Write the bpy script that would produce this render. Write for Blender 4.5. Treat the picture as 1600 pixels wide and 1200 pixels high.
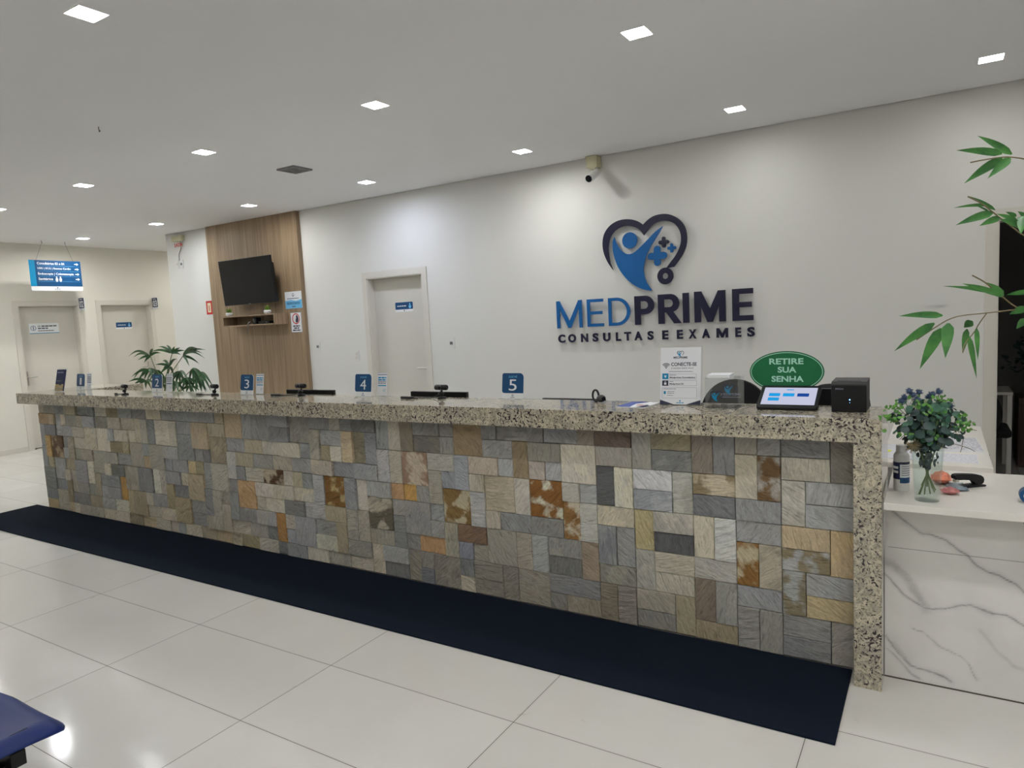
import bpy, bmesh, math, random
from mathutils import Vector, Matrix
from mathutils.geometry import tessellate_polygon

S = bpy.context.scene
C = S.collection
for o in list(bpy.data.objects):
    bpy.data.objects.remove(o)
PI = math.pi

# ------------------------------------------------------------------ camera
CAM = Vector((0.0, 0.0, 1.563))
F_PX = 1078.57                      # focal length in pixels of a 1600 px wide frame
RGT = Vector((0.85039577, 0.52365804, -0.05108114))
UPV = Vector((-0.00712588, 0.10854006, 0.99406654))
FWD = Vector((-0.52609528, 0.84498598, -0.09603353))
cam_d = bpy.data.cameras.new('camera')
cam_d.sensor_width = 36.0
cam_d.lens = F_PX / 1600 * 36
cam_d.clip_start = 0.02
cam_d.clip_end = 100
cam = bpy.data.objects.new('camera', cam_d)
C.objects.link(cam)
m = Matrix((RGT, UPV, -FWD)).transposed().to_4x4()
m.translation = CAM
cam.matrix_world = m
S.camera = cam

def at(px, py, Y):
    """the place at depth Y (metres from the viewpoint, towards the back wall) that the photograph shows at a pixel"""
    d = FWD + (px - 800) / F_PX * RGT - (py - 600) / F_PX * UPV
    return CAM + d * (Y / d.y)

# ------------------------------------------------------------------ world, exposure
w = bpy.data.worlds.new('world')
S.world = w
w.use_nodes = True
w.node_tree.nodes['Background'].inputs[0].default_value = (0.5, 0.5, 0.5, 1)
w.node_tree.nodes['Background'].inputs[1].default_value = 0.02
S.view_settings.view_transform = 'Standard'
S.view_settings.look = 'None'
S.view_settings.gamma = 1
S.view_settings.use_curve_mapping = False
S.view_settings.exposure = 0.52
LAMP = 95.0                          # radiance of the downlight panels
COOL, NEUTRAL, WARM, BLUISH = (0.91, 0.96, 1.0), (1.0, 0.995, 0.985), (1.0, 0.985, 0.95), (0.78, 0.83, 1.0)

# room
ZC = 2.971          # ceiling
YW = 5.924          # back wall
XW = -11.16         # left wall
XE = -9.34          # end of the back wall where the corridor starts
XR = 3.6            # right wall
YB = -3.6           # wall behind the viewpoint
YC = 9.6            # end of the corridor
ZT = 1.10           # counter top

# ------------------------------------------------------------------ helpers
def lin(c):
    return tuple((v / 255 / 12.92 if v / 255 <= 0.04045 else ((v / 255 + 0.055) / 1.055) ** 2.4) for v in c)

class NT:
    def __init__(s, mt):
        s.t = mt.node_tree
    def n(s, typ, **kw):
        nd = s.t.nodes.new(typ)
        for k, v in kw.items():
            if k.startswith('i_'):
                key = k[2:]
                key = int(key) if key.isdigit() else key.replace('_', ' ')
                sock = nd.inputs[key]
                if hasattr(v, 'is_output') or isinstance(v, bpy.types.NodeSocket):
                    s.t.links.new(v, sock)
                else:
                    sock.default_value = v
            else:
                setattr(nd, k, v)
        return nd
    def l(s, a, b):
        s.t.links.new(a, b)
    def math(s, op, a, b=None, c=None):
        nd = s.t.nodes.new('ShaderNodeMath'); nd.operation = op
        for i, v in enumerate((a, b, c)):
            if v is None: continue
            if isinstance(v, bpy.types.NodeSocket): s.l(v, nd.inputs[i])
            else: nd.inputs[i].default_value = v
        return nd.outputs[0]
    def mix(s, f, a, b, typ='MIX'):
        nd = s.t.nodes.new('ShaderNodeMix'); nd.data_type = 'RGBA'; nd.blend_type = typ
        for sock, v in ((nd.inputs[0], f), (nd.inputs[6], a), (nd.inputs[7], b)):
            if isinstance(v, bpy.types.NodeSocket): s.l(v, sock)
            elif isinstance(v, (tuple, list)): sock.default_value = tuple(v) + (1,) if len(v) == 3 else v
            else: sock.default_value = v
        return nd.outputs[2]
    def ramp(s, f, stops):
        nd = s.t.nodes.new('ShaderNodeValToRGB')
        e = nd.color_ramp.elements
        while len(e) < len(stops): e.new(0.5)
        for i, (p, c) in enumerate(stops):
            e[i].position = p
            e[i].color = (c, c, c, 1) if isinstance(c, (int, float)) else tuple(c) + (1,)
        s.l(f, nd.inputs[0])
        return nd.outputs[0]

def mat(name, rgb=(200, 200, 200), rough=0.5, metal=0.0, spec=0.5, emit=None, strength=0, trans=0.0, ior=1.5, alpha=1.0, coat=0.0, mottled=0.0, scale=8.0, bump=0.0, bump_scale=80.0):
    mt = bpy.data.materials.new(name); mt.use_nodes = True
    k = NT(mt); b = mt.node_tree.nodes['Principled BSDF']
    col = lin(rgb)
    b.inputs['Base Color'].default_value = col + (1,)
    b.inputs['Roughness'].default_value = rough
    b.inputs['Metallic'].default_value = metal
    b.inputs['Specular IOR Level'].default_value = spec
    b.inputs['Transmission Weight'].default_value = trans
    b.inputs['IOR'].default_value = ior
    b.inputs['Alpha'].default_value = alpha
    b.inputs['Coat Weight'].default_value = coat
    if emit:
        b.inputs['Emission Color'].default_value = tuple(emit) + (1,)
        b.inputs['Emission Strength'].default_value = strength
    if mottled > 0 or bump > 0:
        tc = k.n('ShaderNodeTexCoord').outputs['Object']
    if mottled > 0:
        nz = k.n('ShaderNodeTexNoise', i_Scale=scale, i_Detail=5.0, i_Vector=tc).outputs[0]
        f = k.ramp(nz, [(0.3, 0.0), (0.7, 1.0)])
        k.l(k.mix(f, tuple(c * (1 - mottled) for c in col), tuple(min(1, c * (1 + mottled)) for c in col)), b.inputs['Base Color'])
    if bump > 0:
        nb = k.n('ShaderNodeTexNoise', i_Scale=bump_scale, i_Detail=4.0, i_Vector=tc).outputs[0]
        bm_ = k.n('ShaderNodeBump', i_Strength=bump, i_Distance=0.01, i_Height=nb)
        k.l(bm_.outputs[0], b.inputs['Normal'])
    return mt

class Part:
    """collects shapes; build() links them as ONE mesh object"""
    def __init__(s):
        s.v = []; s.f = []; s.m = []; s.sm = []; s.mats = []
    def mi(s, m_):
        if m_ not in s.mats: s.mats.append(m_)
        return s.mats.index(m_)
    def add(s, vs, fs, m_, smooth=False):
        b = len(s.v); i = s.mi(m_)
        s.v += [tuple(v) for v in vs]
        for f in fs:
            s.f.append([b + q for q in f]); s.m.append(i); s.sm.append(smooth)
    def bm(s, b, m_, smooth=False, M=None):
        b.verts.index_update()
        s.add([(M @ v.co) if M else v.co for v in b.verts], [[v.index for v in f.verts] for f in b.faces], m_, smooth)
        b.free()
    def box(s, x0, x1, y0, y1, z0, z1, m_, bevel=0.0, M=None, seg=2):
        b = bmesh.new()
        bmesh.ops.create_cube(b, size=1)
        for v in b.verts:
            v.co = Vector(((x0 + x1) / 2 + v.co.x * (x1 - x0), (y0 + y1) / 2 + v.co.y * (y1 - y0), (z0 + z1) / 2 + v.co.z * (z1 - z0)))
        if bevel > 0:
            bmesh.ops.bevel(b, geom=b.edges[:], offset=bevel, segments=seg, affect='EDGES', profile=0.5)
        s.bm(b, m_, False, M)
    def tube(s, pts, r, m_, seg=8, cap=True, smooth=True):
        pts = [Vector(p) for p in pts]; n = len(pts)
        rs = r if isinstance(r, (list, tuple)) else [r] * n
        vs = []; fs = []; prev = None
        for i, p in enumerate(pts):
            t = (pts[min(i + 1, n - 1)] - pts[max(i - 1, 0)]).normalized()
            if prev is None:
                a = Vector((0, 0, 1)) if abs(t.z) < 0.9 else Vector((1, 0, 0))
                u = t.cross(a).normalized()
            else:
                u = (prev - t * prev.dot(t)).normalized()
            prev = u; q = t.cross(u)
            for k in range(seg):
                a = 2 * PI * k / seg
                vs.append(p + (u * math.cos(a) + q * math.sin(a)) * rs[i])
        for i in range(n - 1):
            for k in range(seg):
                k2 = (k + 1) % seg
                fs.append([i * seg + k, i * seg + k2, (i + 1) * seg + k2, (i + 1) * seg + k])
        s.add(vs, fs, m_, smooth)
        if cap:
            s.add(vs[:seg], [list(range(seg))[::-1]], m_); s.add(vs[-seg:], [list(range(seg))], m_)
    def lathe(s, prof, c, m_, seg=24, smooth=True, M=None):
        c = Vector(c); vs = []; fs = []
        for (r, z) in prof:
            for k in range(seg):
                a = 2 * PI * k / seg
                p = Vector((r * math.cos(a), r * math.sin(a), z))
                vs.append(c + ((M @ p) if M else p))
        for i in range(len(prof) - 1):
            for k in range(seg):
                k2 = (k + 1) % seg
                fs.append([i * seg + k, i * seg + k2, (i + 1) * seg + k2, (i + 1) * seg + k])
        s.add(vs, fs, m_, smooth)
        if prof[0][0] > 1e-6: s.add(vs[:seg], [list(range(seg))[::-1]], m_)
        if prof[-1][0] > 1e-6: s.add(vs[-seg:], [list(range(seg))], m_)
    def ball(s, c, r, m_, sub=2, sc=(1, 1, 1)):
        b = bmesh.new(); bmesh.ops.create_icosphere(b, subdivisions=sub, radius=r)
        for v in b.verts: v.co = Vector((v.co.x * sc[0], v.co.y * sc[1], v.co.z * sc[2])) + Vector(c)
        s.bm(b, m_, True)
    def prism(s, loops, fr, d0, d1, m_, msides=None):
        """flat outline (list of loops, holes after the first) in frame fr=(origin,U,V,N), from depth d0 to d1 along N"""
        o, U, V, N = fr
        tri = tessellate_polygon([[Vector((x, y, 0)) for x, y in L] for L in loops])
        P = [q for L in loops for q in L]
        front = [o + U * x + V * y + N * d1 for x, y in P]
        s.add(front, [list(t) for t in tri], m_)
        if d0 != d1:
            back = [o + U * x + V * y + N * d0 for x, y in P]
            s.add(back, [list(t)[::-1] for t in tri], m_)
            b = 0
            for L in loops:
                n = len(L)
                s.add(front[b:b + n] + back[b:b + n], [[i, (i + 1) % n, n + (i + 1) % n, n + i] for i in range(n)], msides or m_)
                b += n
    def rect(s, x0, x1, y0, y1, fr, d0, d1, m_, r=0.0):
        s.prism([rrect(x0, x1, y0, y1, r)], fr, d0, d1, m_)
    def text(s, txt, fr, d0, d1, m_, box=None, size=None, pos=(0, 0), align='LEFT', bold=0.0, keep=False):
        vs, fs, w_, h_, x0, y0 = glyphs(txt, bold)
        if box:
            bx0, bx1, by0, by1 = box
            sy = (by1 - by0) / h_; sx = (bx1 - bx0) / w_
            if keep: sx = min(sx, sy); sy = sx
            P = [(bx0 + (x - x0) * sx, by0 + (y - y0) * sy) for x, y in vs]
        else:
            sc = size
            ox = {'LEFT': 0, 'CENTER': -w_ * sc / 2, 'RIGHT': -w_ * sc}[align]
            P = [(pos[0] + ox + (x - x0) * sc, pos[1] + y * sc) for x, y in vs]
        o, U, V, N = fr
        s.add([o + U * x + V * y + N * d1 for x, y in P], fs, m_)
        if d0 != d1:
            edges = {}
            for f in fs:
                for i in range(len(f)):
                    a, b = f[i], f[(i + 1) % len(f)]
                    if (b, a) in edges: edges.pop((b, a))
                    else: edges[(a, b)] = 1
            n = len(P)
            s.add([o + U * x + V * y + N * d1 for x, y in P] + [o + U * x + V * y + N * d0 for x, y in P],
                  [[a, b, n + b, n + a] for a, b in edges], m_)
    def build(s, name, parent=None, loc=None):
        me = bpy.data.meshes.new(name)
        me.from_pydata(s.v, [], s.f)
        for m_ in s.mats: me.materials.append(m_)
        me.polygons.foreach_set('material_index', s.m)
        me.polygons.foreach_set('use_smooth', s.sm)
        me.update()
        b = bmesh.new(); b.from_mesh(me)
        bmesh.ops.recalc_face_normals(b, faces=b.faces[:])
        b.to_mesh(me); b.free()
        o = bpy.data.objects.new(name, me); C.objects.link(o)
        if parent: o.parent = parent
        if loc: o.location = loc
        return o

_gl = {}
def glyphs(txt, bold):
    if (txt, bold) in _gl: return _gl[(txt, bold)]
    cu = bpy.data.curves.new('t', 'FONT'); cu.body = txt; cu.offset = bold; cu.resolution_u = 4
    cu.fill_mode = 'FRONT'
    ob = bpy.data.objects.new('t', cu); C.objects.link(ob)
    dg = bpy.context.evaluated_depsgraph_get(); dg.update()
    me = bpy.data.meshes.new_from_object(ob.evaluated_get(dg))
    b = bmesh.new(); b.from_mesh(me)
    bmesh.ops.remove_doubles(b, verts=b.verts[:], dist=1e-5)
    b.verts.index_update()
    vs = [(v.co.x, v.co.y) for v in b.verts]; fs = [[v.index for v in f.verts] for f in b.faces]
    b.free()
    bpy.data.objects.remove(ob); bpy.data.curves.remove(cu); bpy.data.meshes.remove(me)
    xs = [v[0] for v in vs]; ys = [v[1] for v in vs]
    _gl[(txt, bold)] = (vs, fs, max(xs) - min(xs), max(ys) - min(ys), min(xs), min(ys))
    return _gl[(txt, bold)]

def rrect(x0, x1, y0, y1, r=0.0):
    rs = r if isinstance(r, (list, tuple)) else [r] * 4        # bl, br, tr, tl
    out = []
    for (cx, cy, rr, a0) in ((x0, y0, rs[0], PI), (x1, y0, rs[1], 1.5 * PI), (x1, y1, rs[2], 0), (x0, y1, rs[3], 0.5 * PI)):
        if rr <= 0: out.append((cx, cy)); continue
        ox = cx + rr * (1 if cx == x0 else -1); oy = cy + rr * (1 if cy == y0 else -1)
        for k in range(6):
            a = a0 + k / 5 * PI / 2
            out.append((ox + rr * math.cos(a), oy + rr * math.sin(a)))
    return out

def circle(cx, cy, r, n=32, ry=None):
    ry = ry or r
    return [(cx + r * math.cos(2 * PI * k / n), cy + ry * math.sin(2 * PI * k / n)) for k in range(n)]

def smooth_loop(pts, it=2):
    for _ in range(it):
        n = len(pts)
        out = []
        for i in range(n):
            a, b = pts[i], pts[(i + 1) % n]
            out += [(a[0] * .75 + b[0] * .25, a[1] * .75 + b[1] * .25), (a[0] * .25 + b[0] * .75, a[1] * .25 + b[1] * .75)]
        pts = out
    return pts

def smooth_open(pts, it=2):
    for _ in range(it):
        out = [pts[0]]
        for a, b in zip(pts, pts[1:]):
            out += [tuple(a[i] * .75 + b[i] * .25 for i in range(len(a))), tuple(a[i] * .25 + b[i] * .75 for i in range(len(a)))]
        pts = out + [pts[-1]]
    return pts

def tag(o, label=None, cat=None, group=None, kind=None):
    if label: o['label'] = label
    if cat:
        o['category'] = cat
        o['kind'] = kind or 'thing'
    if group: o['group'] = group
    if kind: o['kind'] = kind
    return o

def thing(name, label, cat, loc=(0, 0, 0), rotz=0.0, group=None):
    o = bpy.data.objects.new(name, None); C.objects.link(o)
    o.empty_display_size = 0.1
    o.location = loc; o.rotation_euler = (0, 0, rotz)
    return tag(o, label, cat, group)

def children(o):
    return [c for c in bpy.data.objects if c.parent == o]

def dup(o, loc=None, rotz=None, label=None, parent=None):
    c = o.copy(); C.objects.link(c)
    if parent: c.parent = parent
    if loc is not None: c.location = loc
    if rotz is not None: c.rotation_euler = (0, 0, rotz)
    if label: c['label'] = label
    for ch in children(o): dup(ch, parent=c)
    return c

def struct(p, name, parent=None):
    o = p.build(name, parent)
    if not parent: o['kind'] = 'structure'
    return o

V3 = Vector
def fr(x, y, z):                       # a frame on a surface that faces the viewer (towards -Y)
    return (V3((x, y, z)), V3((1, 0, 0)), V3((0, 0, 1)), V3((0, -1, 0)))
def frx(x, y, z):                      # a frame on a surface that faces +X
    return (V3((x, y, z)), V3((0, 1, 0)), V3((0, 0, 1)), V3((1, 0, 0)))

# ------------------------------------------------------------------ materials
M = {}
M['wall'] = mat('wall_paint', (226, 225, 220), 0.62, mottled=0.012, scale=1.5, bump=0.03, bump_scale=140)
M['wall_cream'] = mat('cream_wall_paint', (230, 227, 217), 0.62, mottled=0.012, scale=1.5, bump=0.03, bump_scale=140)
M['ceil'] = mat('ceiling_paint', (238, 238, 238), 0.85, mottled=0.01, scale=1.2)
M['dark_room'] = mat('shade_darkened_room_paint', (150, 148, 144), 0.8)  # light wall paint darkened, the room's shade put into its colour
M['door'] = mat('door_paint', (214, 210, 200), 0.42, mottled=0.01)
M['trim'] = mat('door_frame_paint', (218, 214, 204), 0.4)
M['white'] = mat('white_laminate', (226, 222, 214), 0.3, mottled=0.01)
M['plastic_w'] = mat('white_plastic', (225, 225, 222), 0.35)
M['plastic_beige'] = mat('beige_plastic', (205, 200, 165), 0.45)
M['black'] = mat('black_plastic', (12, 13, 16), 0.42, spec=0.35)
M['black_gloss'] = mat('black_gloss_screen', (10, 12, 17), 0.16, spec=0.22)
M['black_matt'] = mat('black_fabric', (18, 17, 18), 0.9, bump=0.2, bump_scale=300)
M['grey_dark'] = mat('dark_grey_plastic', (48, 48, 50), 0.45)
M['grey'] = mat('grey_plastic', (120, 120, 122), 0.5)
M['steel'] = mat('brushed_steel', (190, 188, 182), 0.28, metal=1.0)
M['blue'] = mat('sign_blue', (6, 72, 120), 0.35)
M['navy'] = mat('sign_navy', (20, 32, 78), 0.35)
M['logo_blue'] = mat('logo_blue_acrylic', (8, 96, 164), 0.3)
M['logo_navy'] = mat('logo_navy_acrylic', (26, 26, 56), 0.3)
M['cyan'] = mat('sign_cyan', (0, 140, 190), 0.35)
M['sky'] = mat('print_light_blue', (110, 190, 235), 0.4)
M['ink'] = mat('print_ink', (40, 46, 70), 0.5)
M['ink_grey'] = mat('print_grey_ink', (135, 138, 155), 0.5)
M['paper'] = mat('white_paper', (232, 234, 238), 0.55)
M['white_print'] = mat('white_print', (235, 238, 240), 0.4)
M['red'] = mat('sign_red', (200, 35, 30), 0.4)
M['cream'] = mat('print_cream', (228, 224, 190), 0.5)
M['green'] = mat('sign_green', (0, 104, 58), 0.3)
M['green_edge'] = mat('sign_green_edge', (0, 62, 36), 0.4)
M['mint'] = mat('sign_pale_green', (170, 222, 200), 0.35)
M['wire'] = mat('steel_wire', (120, 118, 112), 0.4, metal=0.6)
M['cable'] = mat('black_cable', (22, 22, 24), 0.5)
M['yellow'] = mat('highlighter_yellow', (225, 230, 60), 0.5)
M['pink'] = mat('sachet_pink', (196, 120, 118), 0.3, mottled=0.3, scale=60)
M['orange'] = mat('sachet_orange', (225, 130, 100), 0.35, mottled=0.2, scale=50)
M['silver'] = mat('sachet_silver_blue', (150, 168, 180), 0.25, metal=0.3, mottled=0.2, scale=50)
M['soil'] = mat('potting_soil', (52, 40, 30), 0.95, bump=0.5)
M['seat_blue'] = mat('blue_plastic_seat', (18, 40, 102), 0.4, spec=0.3, bump=0.03, bump_scale=400)

def emission(name, col, strength):
    mt = bpy.data.materials.new(name); mt.use_nodes = True
    t = mt.node_tree; t.nodes.clear()
    e = t.nodes.new('ShaderNodeEmission'); o = t.nodes.new('ShaderNodeOutputMaterial')
    e.inputs[0].default_value = tuple(col) + (1,); e.inputs[1].default_value = strength
    t.links.new(e.outputs[0], o.inputs[0])
    return mt
_led = {}
def led(tint, gain):
    if (tint, gain) not in _led:
        c = {'cool': COOL, 'neutral': NEUTRAL, 'warm': WARM, 'bluish': BLUISH}[tint]
        _led[(tint, gain)] = emission('led_panel_' + tint, c, LAMP * gain)
    return _led[(tint, gain)]
M['screen'] = emission('tablet_screen', lin((205, 208, 232)), 0.62)
M['screen_blue'] = emission('tablet_screen_button', lin((30, 140, 200)), 0.9)
M['screen_navy'] = emission('tablet_screen_dark_button', lin((28, 70, 150)), 0.7)
M['led_blue'] = emission('blue_status_led', (0.15, 0.45, 1.0), 6.0)

def glass(name, col, rough=0.02, ior=1.45, tint=0.0):
    mt = mat(name, (255, 255, 255), rough, trans=1.0, ior=ior)
    mt.node_tree.nodes['Principled BSDF'].inputs['Base Color'].default_value = tuple(col) + (1,)
    return mt
def clear(name, tint, base, edge, rough=0.03):
    """thin clear plastic or glass: mostly see-through, reflecting more at grazing angles"""
    mt = bpy.data.materials.new(name); mt.use_nodes = True; t_ = mt.node_tree; t_.nodes.clear(); k = NT(mt)
    tr = k.n('ShaderNodeBsdfTransparent', i_Color=tuple(tint) + (1,)); gl = k.n('ShaderNodeBsdfGlossy', i_Color=(1, 1, 1, 1), i_Roughness=rough)
    lw = k.n('ShaderNodeLayerWeight', i_Blend=0.35).outputs['Facing']
    f = k.n('ShaderNodeMapRange', i_0=k.math('POWER', lw, 3.0), i_1=0.0, i_2=1.0, i_3=base, i_4=edge).outputs[0]
    mx = k.n('ShaderNodeMixShader', i_0=f); k.l(tr.outputs[0], mx.inputs[1]); k.l(gl.outputs[0], mx.inputs[2])
    out = k.n('ShaderNodeOutputMaterial'); k.l(mx.outputs[0], out.inputs[0])
    return mt
M['acrylic'] = clear('clear_acrylic', (0.96, 0.97, 0.975), 0.03, 0.30)
M['glass'] = clear('vase_glass', (0.93, 0.965, 0.955), 0.02, 0.45)


def floor_material():
    mt = mat('polished_porcelain_tile', (214, 211, 204), 0.13); k = NT(mt); b = mt.node_tree.nodes['Principled BSDF']
    pos = k.n('ShaderNodeNewGeometry').outputs['Position']
    sp = k.n('ShaderNodeSeparateXYZ', i_0=pos)
    lines = []
    cells = []
    for ax, o0, d in (('X', -2.391, 0.995), ('Y', 1.634, 0.4915)):
        t = k.math('DIVIDE', k.math('SUBTRACT', sp.outputs[ax], o0 - 100 * d), d)
        fr_ = k.math('FRACT', t)
        cells.append(k.math('FLOOR', t))
        e = k.math('MINIMUM', fr_, k.math('SUBTRACT', 1.0, fr_))
        lines.append(k.math('MULTIPLY', e, d))
    dist = k.math('MINIMUM', lines[0], lines[1])
    grout = k.math('LESS_THAN', dist, 0.0014)
    soft = k.math('SUBTRACT', 1.0, k.n('ShaderNodeMapRange', i_0=dist, i_1=0.0, i_2=0.012, i_3=0.0, i_4=1.0).outputs[0])
    cv = k.n('ShaderNodeCombineXYZ', i_0=cells[0], i_1=cells[1])
    rnd = k.n('ShaderNodeTexWhiteNoise', noise_dimensions='3D', i_Vector=cv.outputs[0]).outputs[0]
    base = k.mix(rnd, lin((210, 208, 202)), lin((217, 215, 210)))
    n1 = k.n('ShaderNodeTexNoise', i_Scale=2.2, i_Detail=6.0, i_Vector=pos).outputs[0]
    base = k.mix(k.ramp(n1, [(0.35, 0.0), (0.75, 0.6)]), base, lin((204, 201, 195)))
    n2 = k.n('ShaderNodeTexNoise', i_Scale=9.0, i_Detail=3.0, i_Vector=pos).outputs[0]
    base = k.mix(k.ramp(n2, [(0.72, 0.0), (0.78, 0.35)]), base, lin((170, 165, 155)))
    base = k.mix(k.math('MULTIPLY', soft, 0.12), base, lin((150, 144, 134)))
    base = k.mix(grout, base, lin((92, 87, 80)))
    k.l(base, b.inputs['Base Color'])
    n3 = k.n('ShaderNodeTexNoise', i_Scale=14.0, i_Detail=5.0, i_Vector=pos).outputs[0]
    r = k.n('ShaderNodeMapRange', i_0=n3, i_1=0.3, i_2=0.75, i_3=0.06, i_4=0.17).outputs[0]
    k.l(k.math('MAXIMUM', r, k.math('MULTIPLY', grout, 0.8)), b.inputs['Roughness'])
    h = k.math('MULTIPLY', grout, -1.0)
    k.l(k.n('ShaderNodeBump', i_Strength=0.3, i_Distance=0.002, i_Height=h).outputs[0], b.inputs['Normal'])
    return mt
M['floor'] = floor_material()

def granite_material():
    mt = mat('speckled_granite', (190, 180, 160), 0.06); k = NT(mt); b = mt.node_tree.nodes['Principled BSDF']
    pos = k.n('ShaderNodeNewGeometry').outputs['Position']
    warp = k.n('ShaderNodeTexNoise', i_Scale=16.0, i_Detail=2.0, i_Vector=pos)
    vp = k.n('ShaderNodeVectorMath', operation='MULTIPLY_ADD', i_0=warp.outputs[1], i_1=(0.05, 0.05, 0.05), i_2=pos).outputs[0]
    n0 = k.n('ShaderNodeTexNoise', i_Scale=7.0, i_Detail=3.0, i_Vector=pos).outputs[0]
    n1 = k.n('ShaderNodeTexNoise', i_Scale=88.0, i_Detail=3.0, i_Roughness=0.6, i_Vector=vp).outputs[0]
    n2 = k.n('ShaderNodeTexNoise', i_Scale=115.0, i_Detail=2.0, i_Vector=vp).outputs[0]
    n3 = k.n('ShaderNodeTexNoise', i_Scale=34.0, i_Detail=4.0, i_Vector=vp).outputs[0]
    base = k.mix(k.ramp(n3, [(0.42, 0.0), (0.6, 1.0)]), lin((200, 190, 166)), lin((164, 157, 140)))
    base = k.mix(k.ramp(n0, [(0.4, 0.0), (0.7, 0.5)]), base, lin((182, 176, 162)))
    base = k.mix(k.ramp(n2, [(0.52, 0.0), (0.58, 0.6)]), base, lin((108, 103, 95)))
    thr = k.math('ADD', n1, k.math('MULTIPLY', k.math('SUBTRACT', n0, 0.5), 0.22))
    base = k.mix(k.ramp(thr, [(0.565, 0.0), (0.60, 1.0)]), base, lin((48, 42, 46)))
    k.l(base, b.inputs['Base Color'])
    return mt
M['granite'] = granite_material()

def stone_material():
    mt = mat('split_face_slate', (150, 145, 135), 0.8); k = NT(mt); b = mt.node_tree.nodes['Principled BSDF']
    pos = k.n('ShaderNodeNewGeometry').outputs['Position']
    col = k.n('ShaderNodeAttribute', attribute_name='stone_tone').outputs['Color']
    sta = k.n('ShaderNodeAttribute', attribute_name='stain_tone').outputs['Color']
    rnd = k.n('ShaderNodeAttribute', attribute_name='tile_seed').outputs['Fac']
    off = k.math('MULTIPLY', rnd, 37.0)
    vo = k.n('ShaderNodeVectorMath', operation='ADD', i_0=pos, i_1=k.n('ShaderNodeCombineXYZ', i_0=off, i_1=off, i_2=off).outputs[0]).outputs[0]
    rot = k.n('ShaderNodeVectorRotate', rotation_type='AXIS_ANGLE', i_Axis=(0, 1, 0), i_Angle=k.math('MULTIPLY', rnd, 9.0), i_Vector=vo).outputs[0]
    st = k.n('ShaderNodeVectorMath', operation='MULTIPLY', i_0=rot, i_1=(1.0, 1.0, 5.0)).outputs[0]
    n1 = k.n('ShaderNodeTexNoise', i_Scale=11.0, i_Detail=8.0, i_Roughness=0.62, i_Distortion=1.6, i_Vector=st).outputs[0]
    n2 = k.n('ShaderNodeTexNoise', i_Scale=9.0, i_Detail=5.0, i_Vector=vo).outputs[0]
    n3 = k.n('ShaderNodeTexNoise', i_Scale=70.0, i_Detail=4.0, i_Vector=vo).outputs[0]
    base = k.mix(k.ramp(n2, [(0.44, 0.0), (0.52, 1.0)]), col, sta)
    n4 = k.n('ShaderNodeTexNoise', i_Scale=4.5, i_Detail=3.0, i_Distortion=2.2, i_Vector=k.n('ShaderNodeVectorMath', operation='MULTIPLY', i_0=rot, i_1=(1.0, 1.0, 4.0)).outputs[0]).outputs[0]
    base = k.mix(1.0, base, k.ramp(n4, [(0.30, 0.78), (0.45, 1.0), (0.55, 0.90), (0.70, 1.0)]), 'MULTIPLY')
    streak = k.ramp(n1, [(0.30, 0.60), (0.46, 0.94), (0.56, 1.0), (0.72, 0.80)])
    base = k.mix(1.0, base, streak, 'MULTIPLY')
    base = k.mix(1.0, base, k.ramp(n3, [(0.3, 0.86), (0.7, 1.0)]), 'MULTIPLY')
    k.l(base, b.inputs['Base Color'])
    hb = k.math('ADD', k.math('MULTIPLY', n4, 1.2), k.math('MULTIPLY', n1, 0.8))
    hb = k.math('ADD', hb, k.math('ADD', k.math('MULTIPLY', n2, 0.5), k.math('MULTIPLY', n3, 0.25)))
    k.l(k.n('ShaderNodeBump', i_Strength=0.7, i_Distance=0.014, i_Height=hb).outputs[0], b.inputs['Normal'])
    b.inputs['Specular IOR Level'].default_value = 0.3
    return mt
M['stone'] = stone_material()
M['grout'] = mat('stone_joint', (84, 78, 68), 0.9)

def marble_material():
    mt = mat('veined_white_marble', (222, 219, 214), 0.09); k = NT(mt); b = mt.node_tree.nodes['Principled BSDF']
    pos = k.n('ShaderNodeNewGeometry').outputs['Position']
    v1 = k.n('ShaderNodeAttribute', attribute_name='vein').outputs['Fac']
    n1 = k.n('ShaderNodeTexNoise', i_Scale=6.0, i_Detail=5.0, i_Vector=pos).outputs[0]
    n2 = k.n('ShaderNodeTexNoise', i_Scale=40.0, i_Detail=5.0, i_Vector=pos).outputs[0]
    base = k.mix(k.ramp(n1, [(0.4, 0.0), (0.75, 0.5)]), lin((226, 224, 220)), lin((208, 206, 203)))
    base = k.mix(k.math('MULTIPLY', v1, k.ramp(n2, [(0.3, 0.6), (0.65, 1.0)])), base, lin((96, 96, 98)))
    k.l(base, b.inputs['Base Color'])
    return mt
M['marble'] = marble_material()

def wood_material():
    mt = mat('oak_laminate', (150, 125, 96), 0.5); k = NT(mt); b = mt.node_tree.nodes['Principled BSDF']
    pos = k.n('ShaderNodeNewGeometry').outputs['Position']
    st = k.n('ShaderNodeVectorMath', operation='MULTIPLY', i_0=pos, i_1=(30.0, 30.0, 0.9)).outputs[0]
    n1 = k.n('ShaderNodeTexNoise', i_Scale=1.0, i_Detail=5.0, i_Distortion=0.3, i_Vector=st).outputs[0]
    st2 = k.n('ShaderNodeVectorMath', operation='MULTIPLY', i_0=pos, i_1=(110.0, 110.0, 2.0)).outputs[0]
    n2 = k.n('ShaderNodeTexNoise', i_Scale=1.0, i_Detail=3.0, i_Vector=st2).outputs[0]
    base = k.mix(k.ramp(n1, [(0.3, 0.0), (0.7, 1.0)]), lin((136, 114, 88)), lin((172, 148, 119)))
    base = k.mix(k.ramp(n2, [(0.35, 0.35), (0.6, 0.0)]), base, lin((112, 90, 66)))
    k.l(base, b.inputs['Base Color'])
    return mt
M['wood'] = wood_material()
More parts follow.
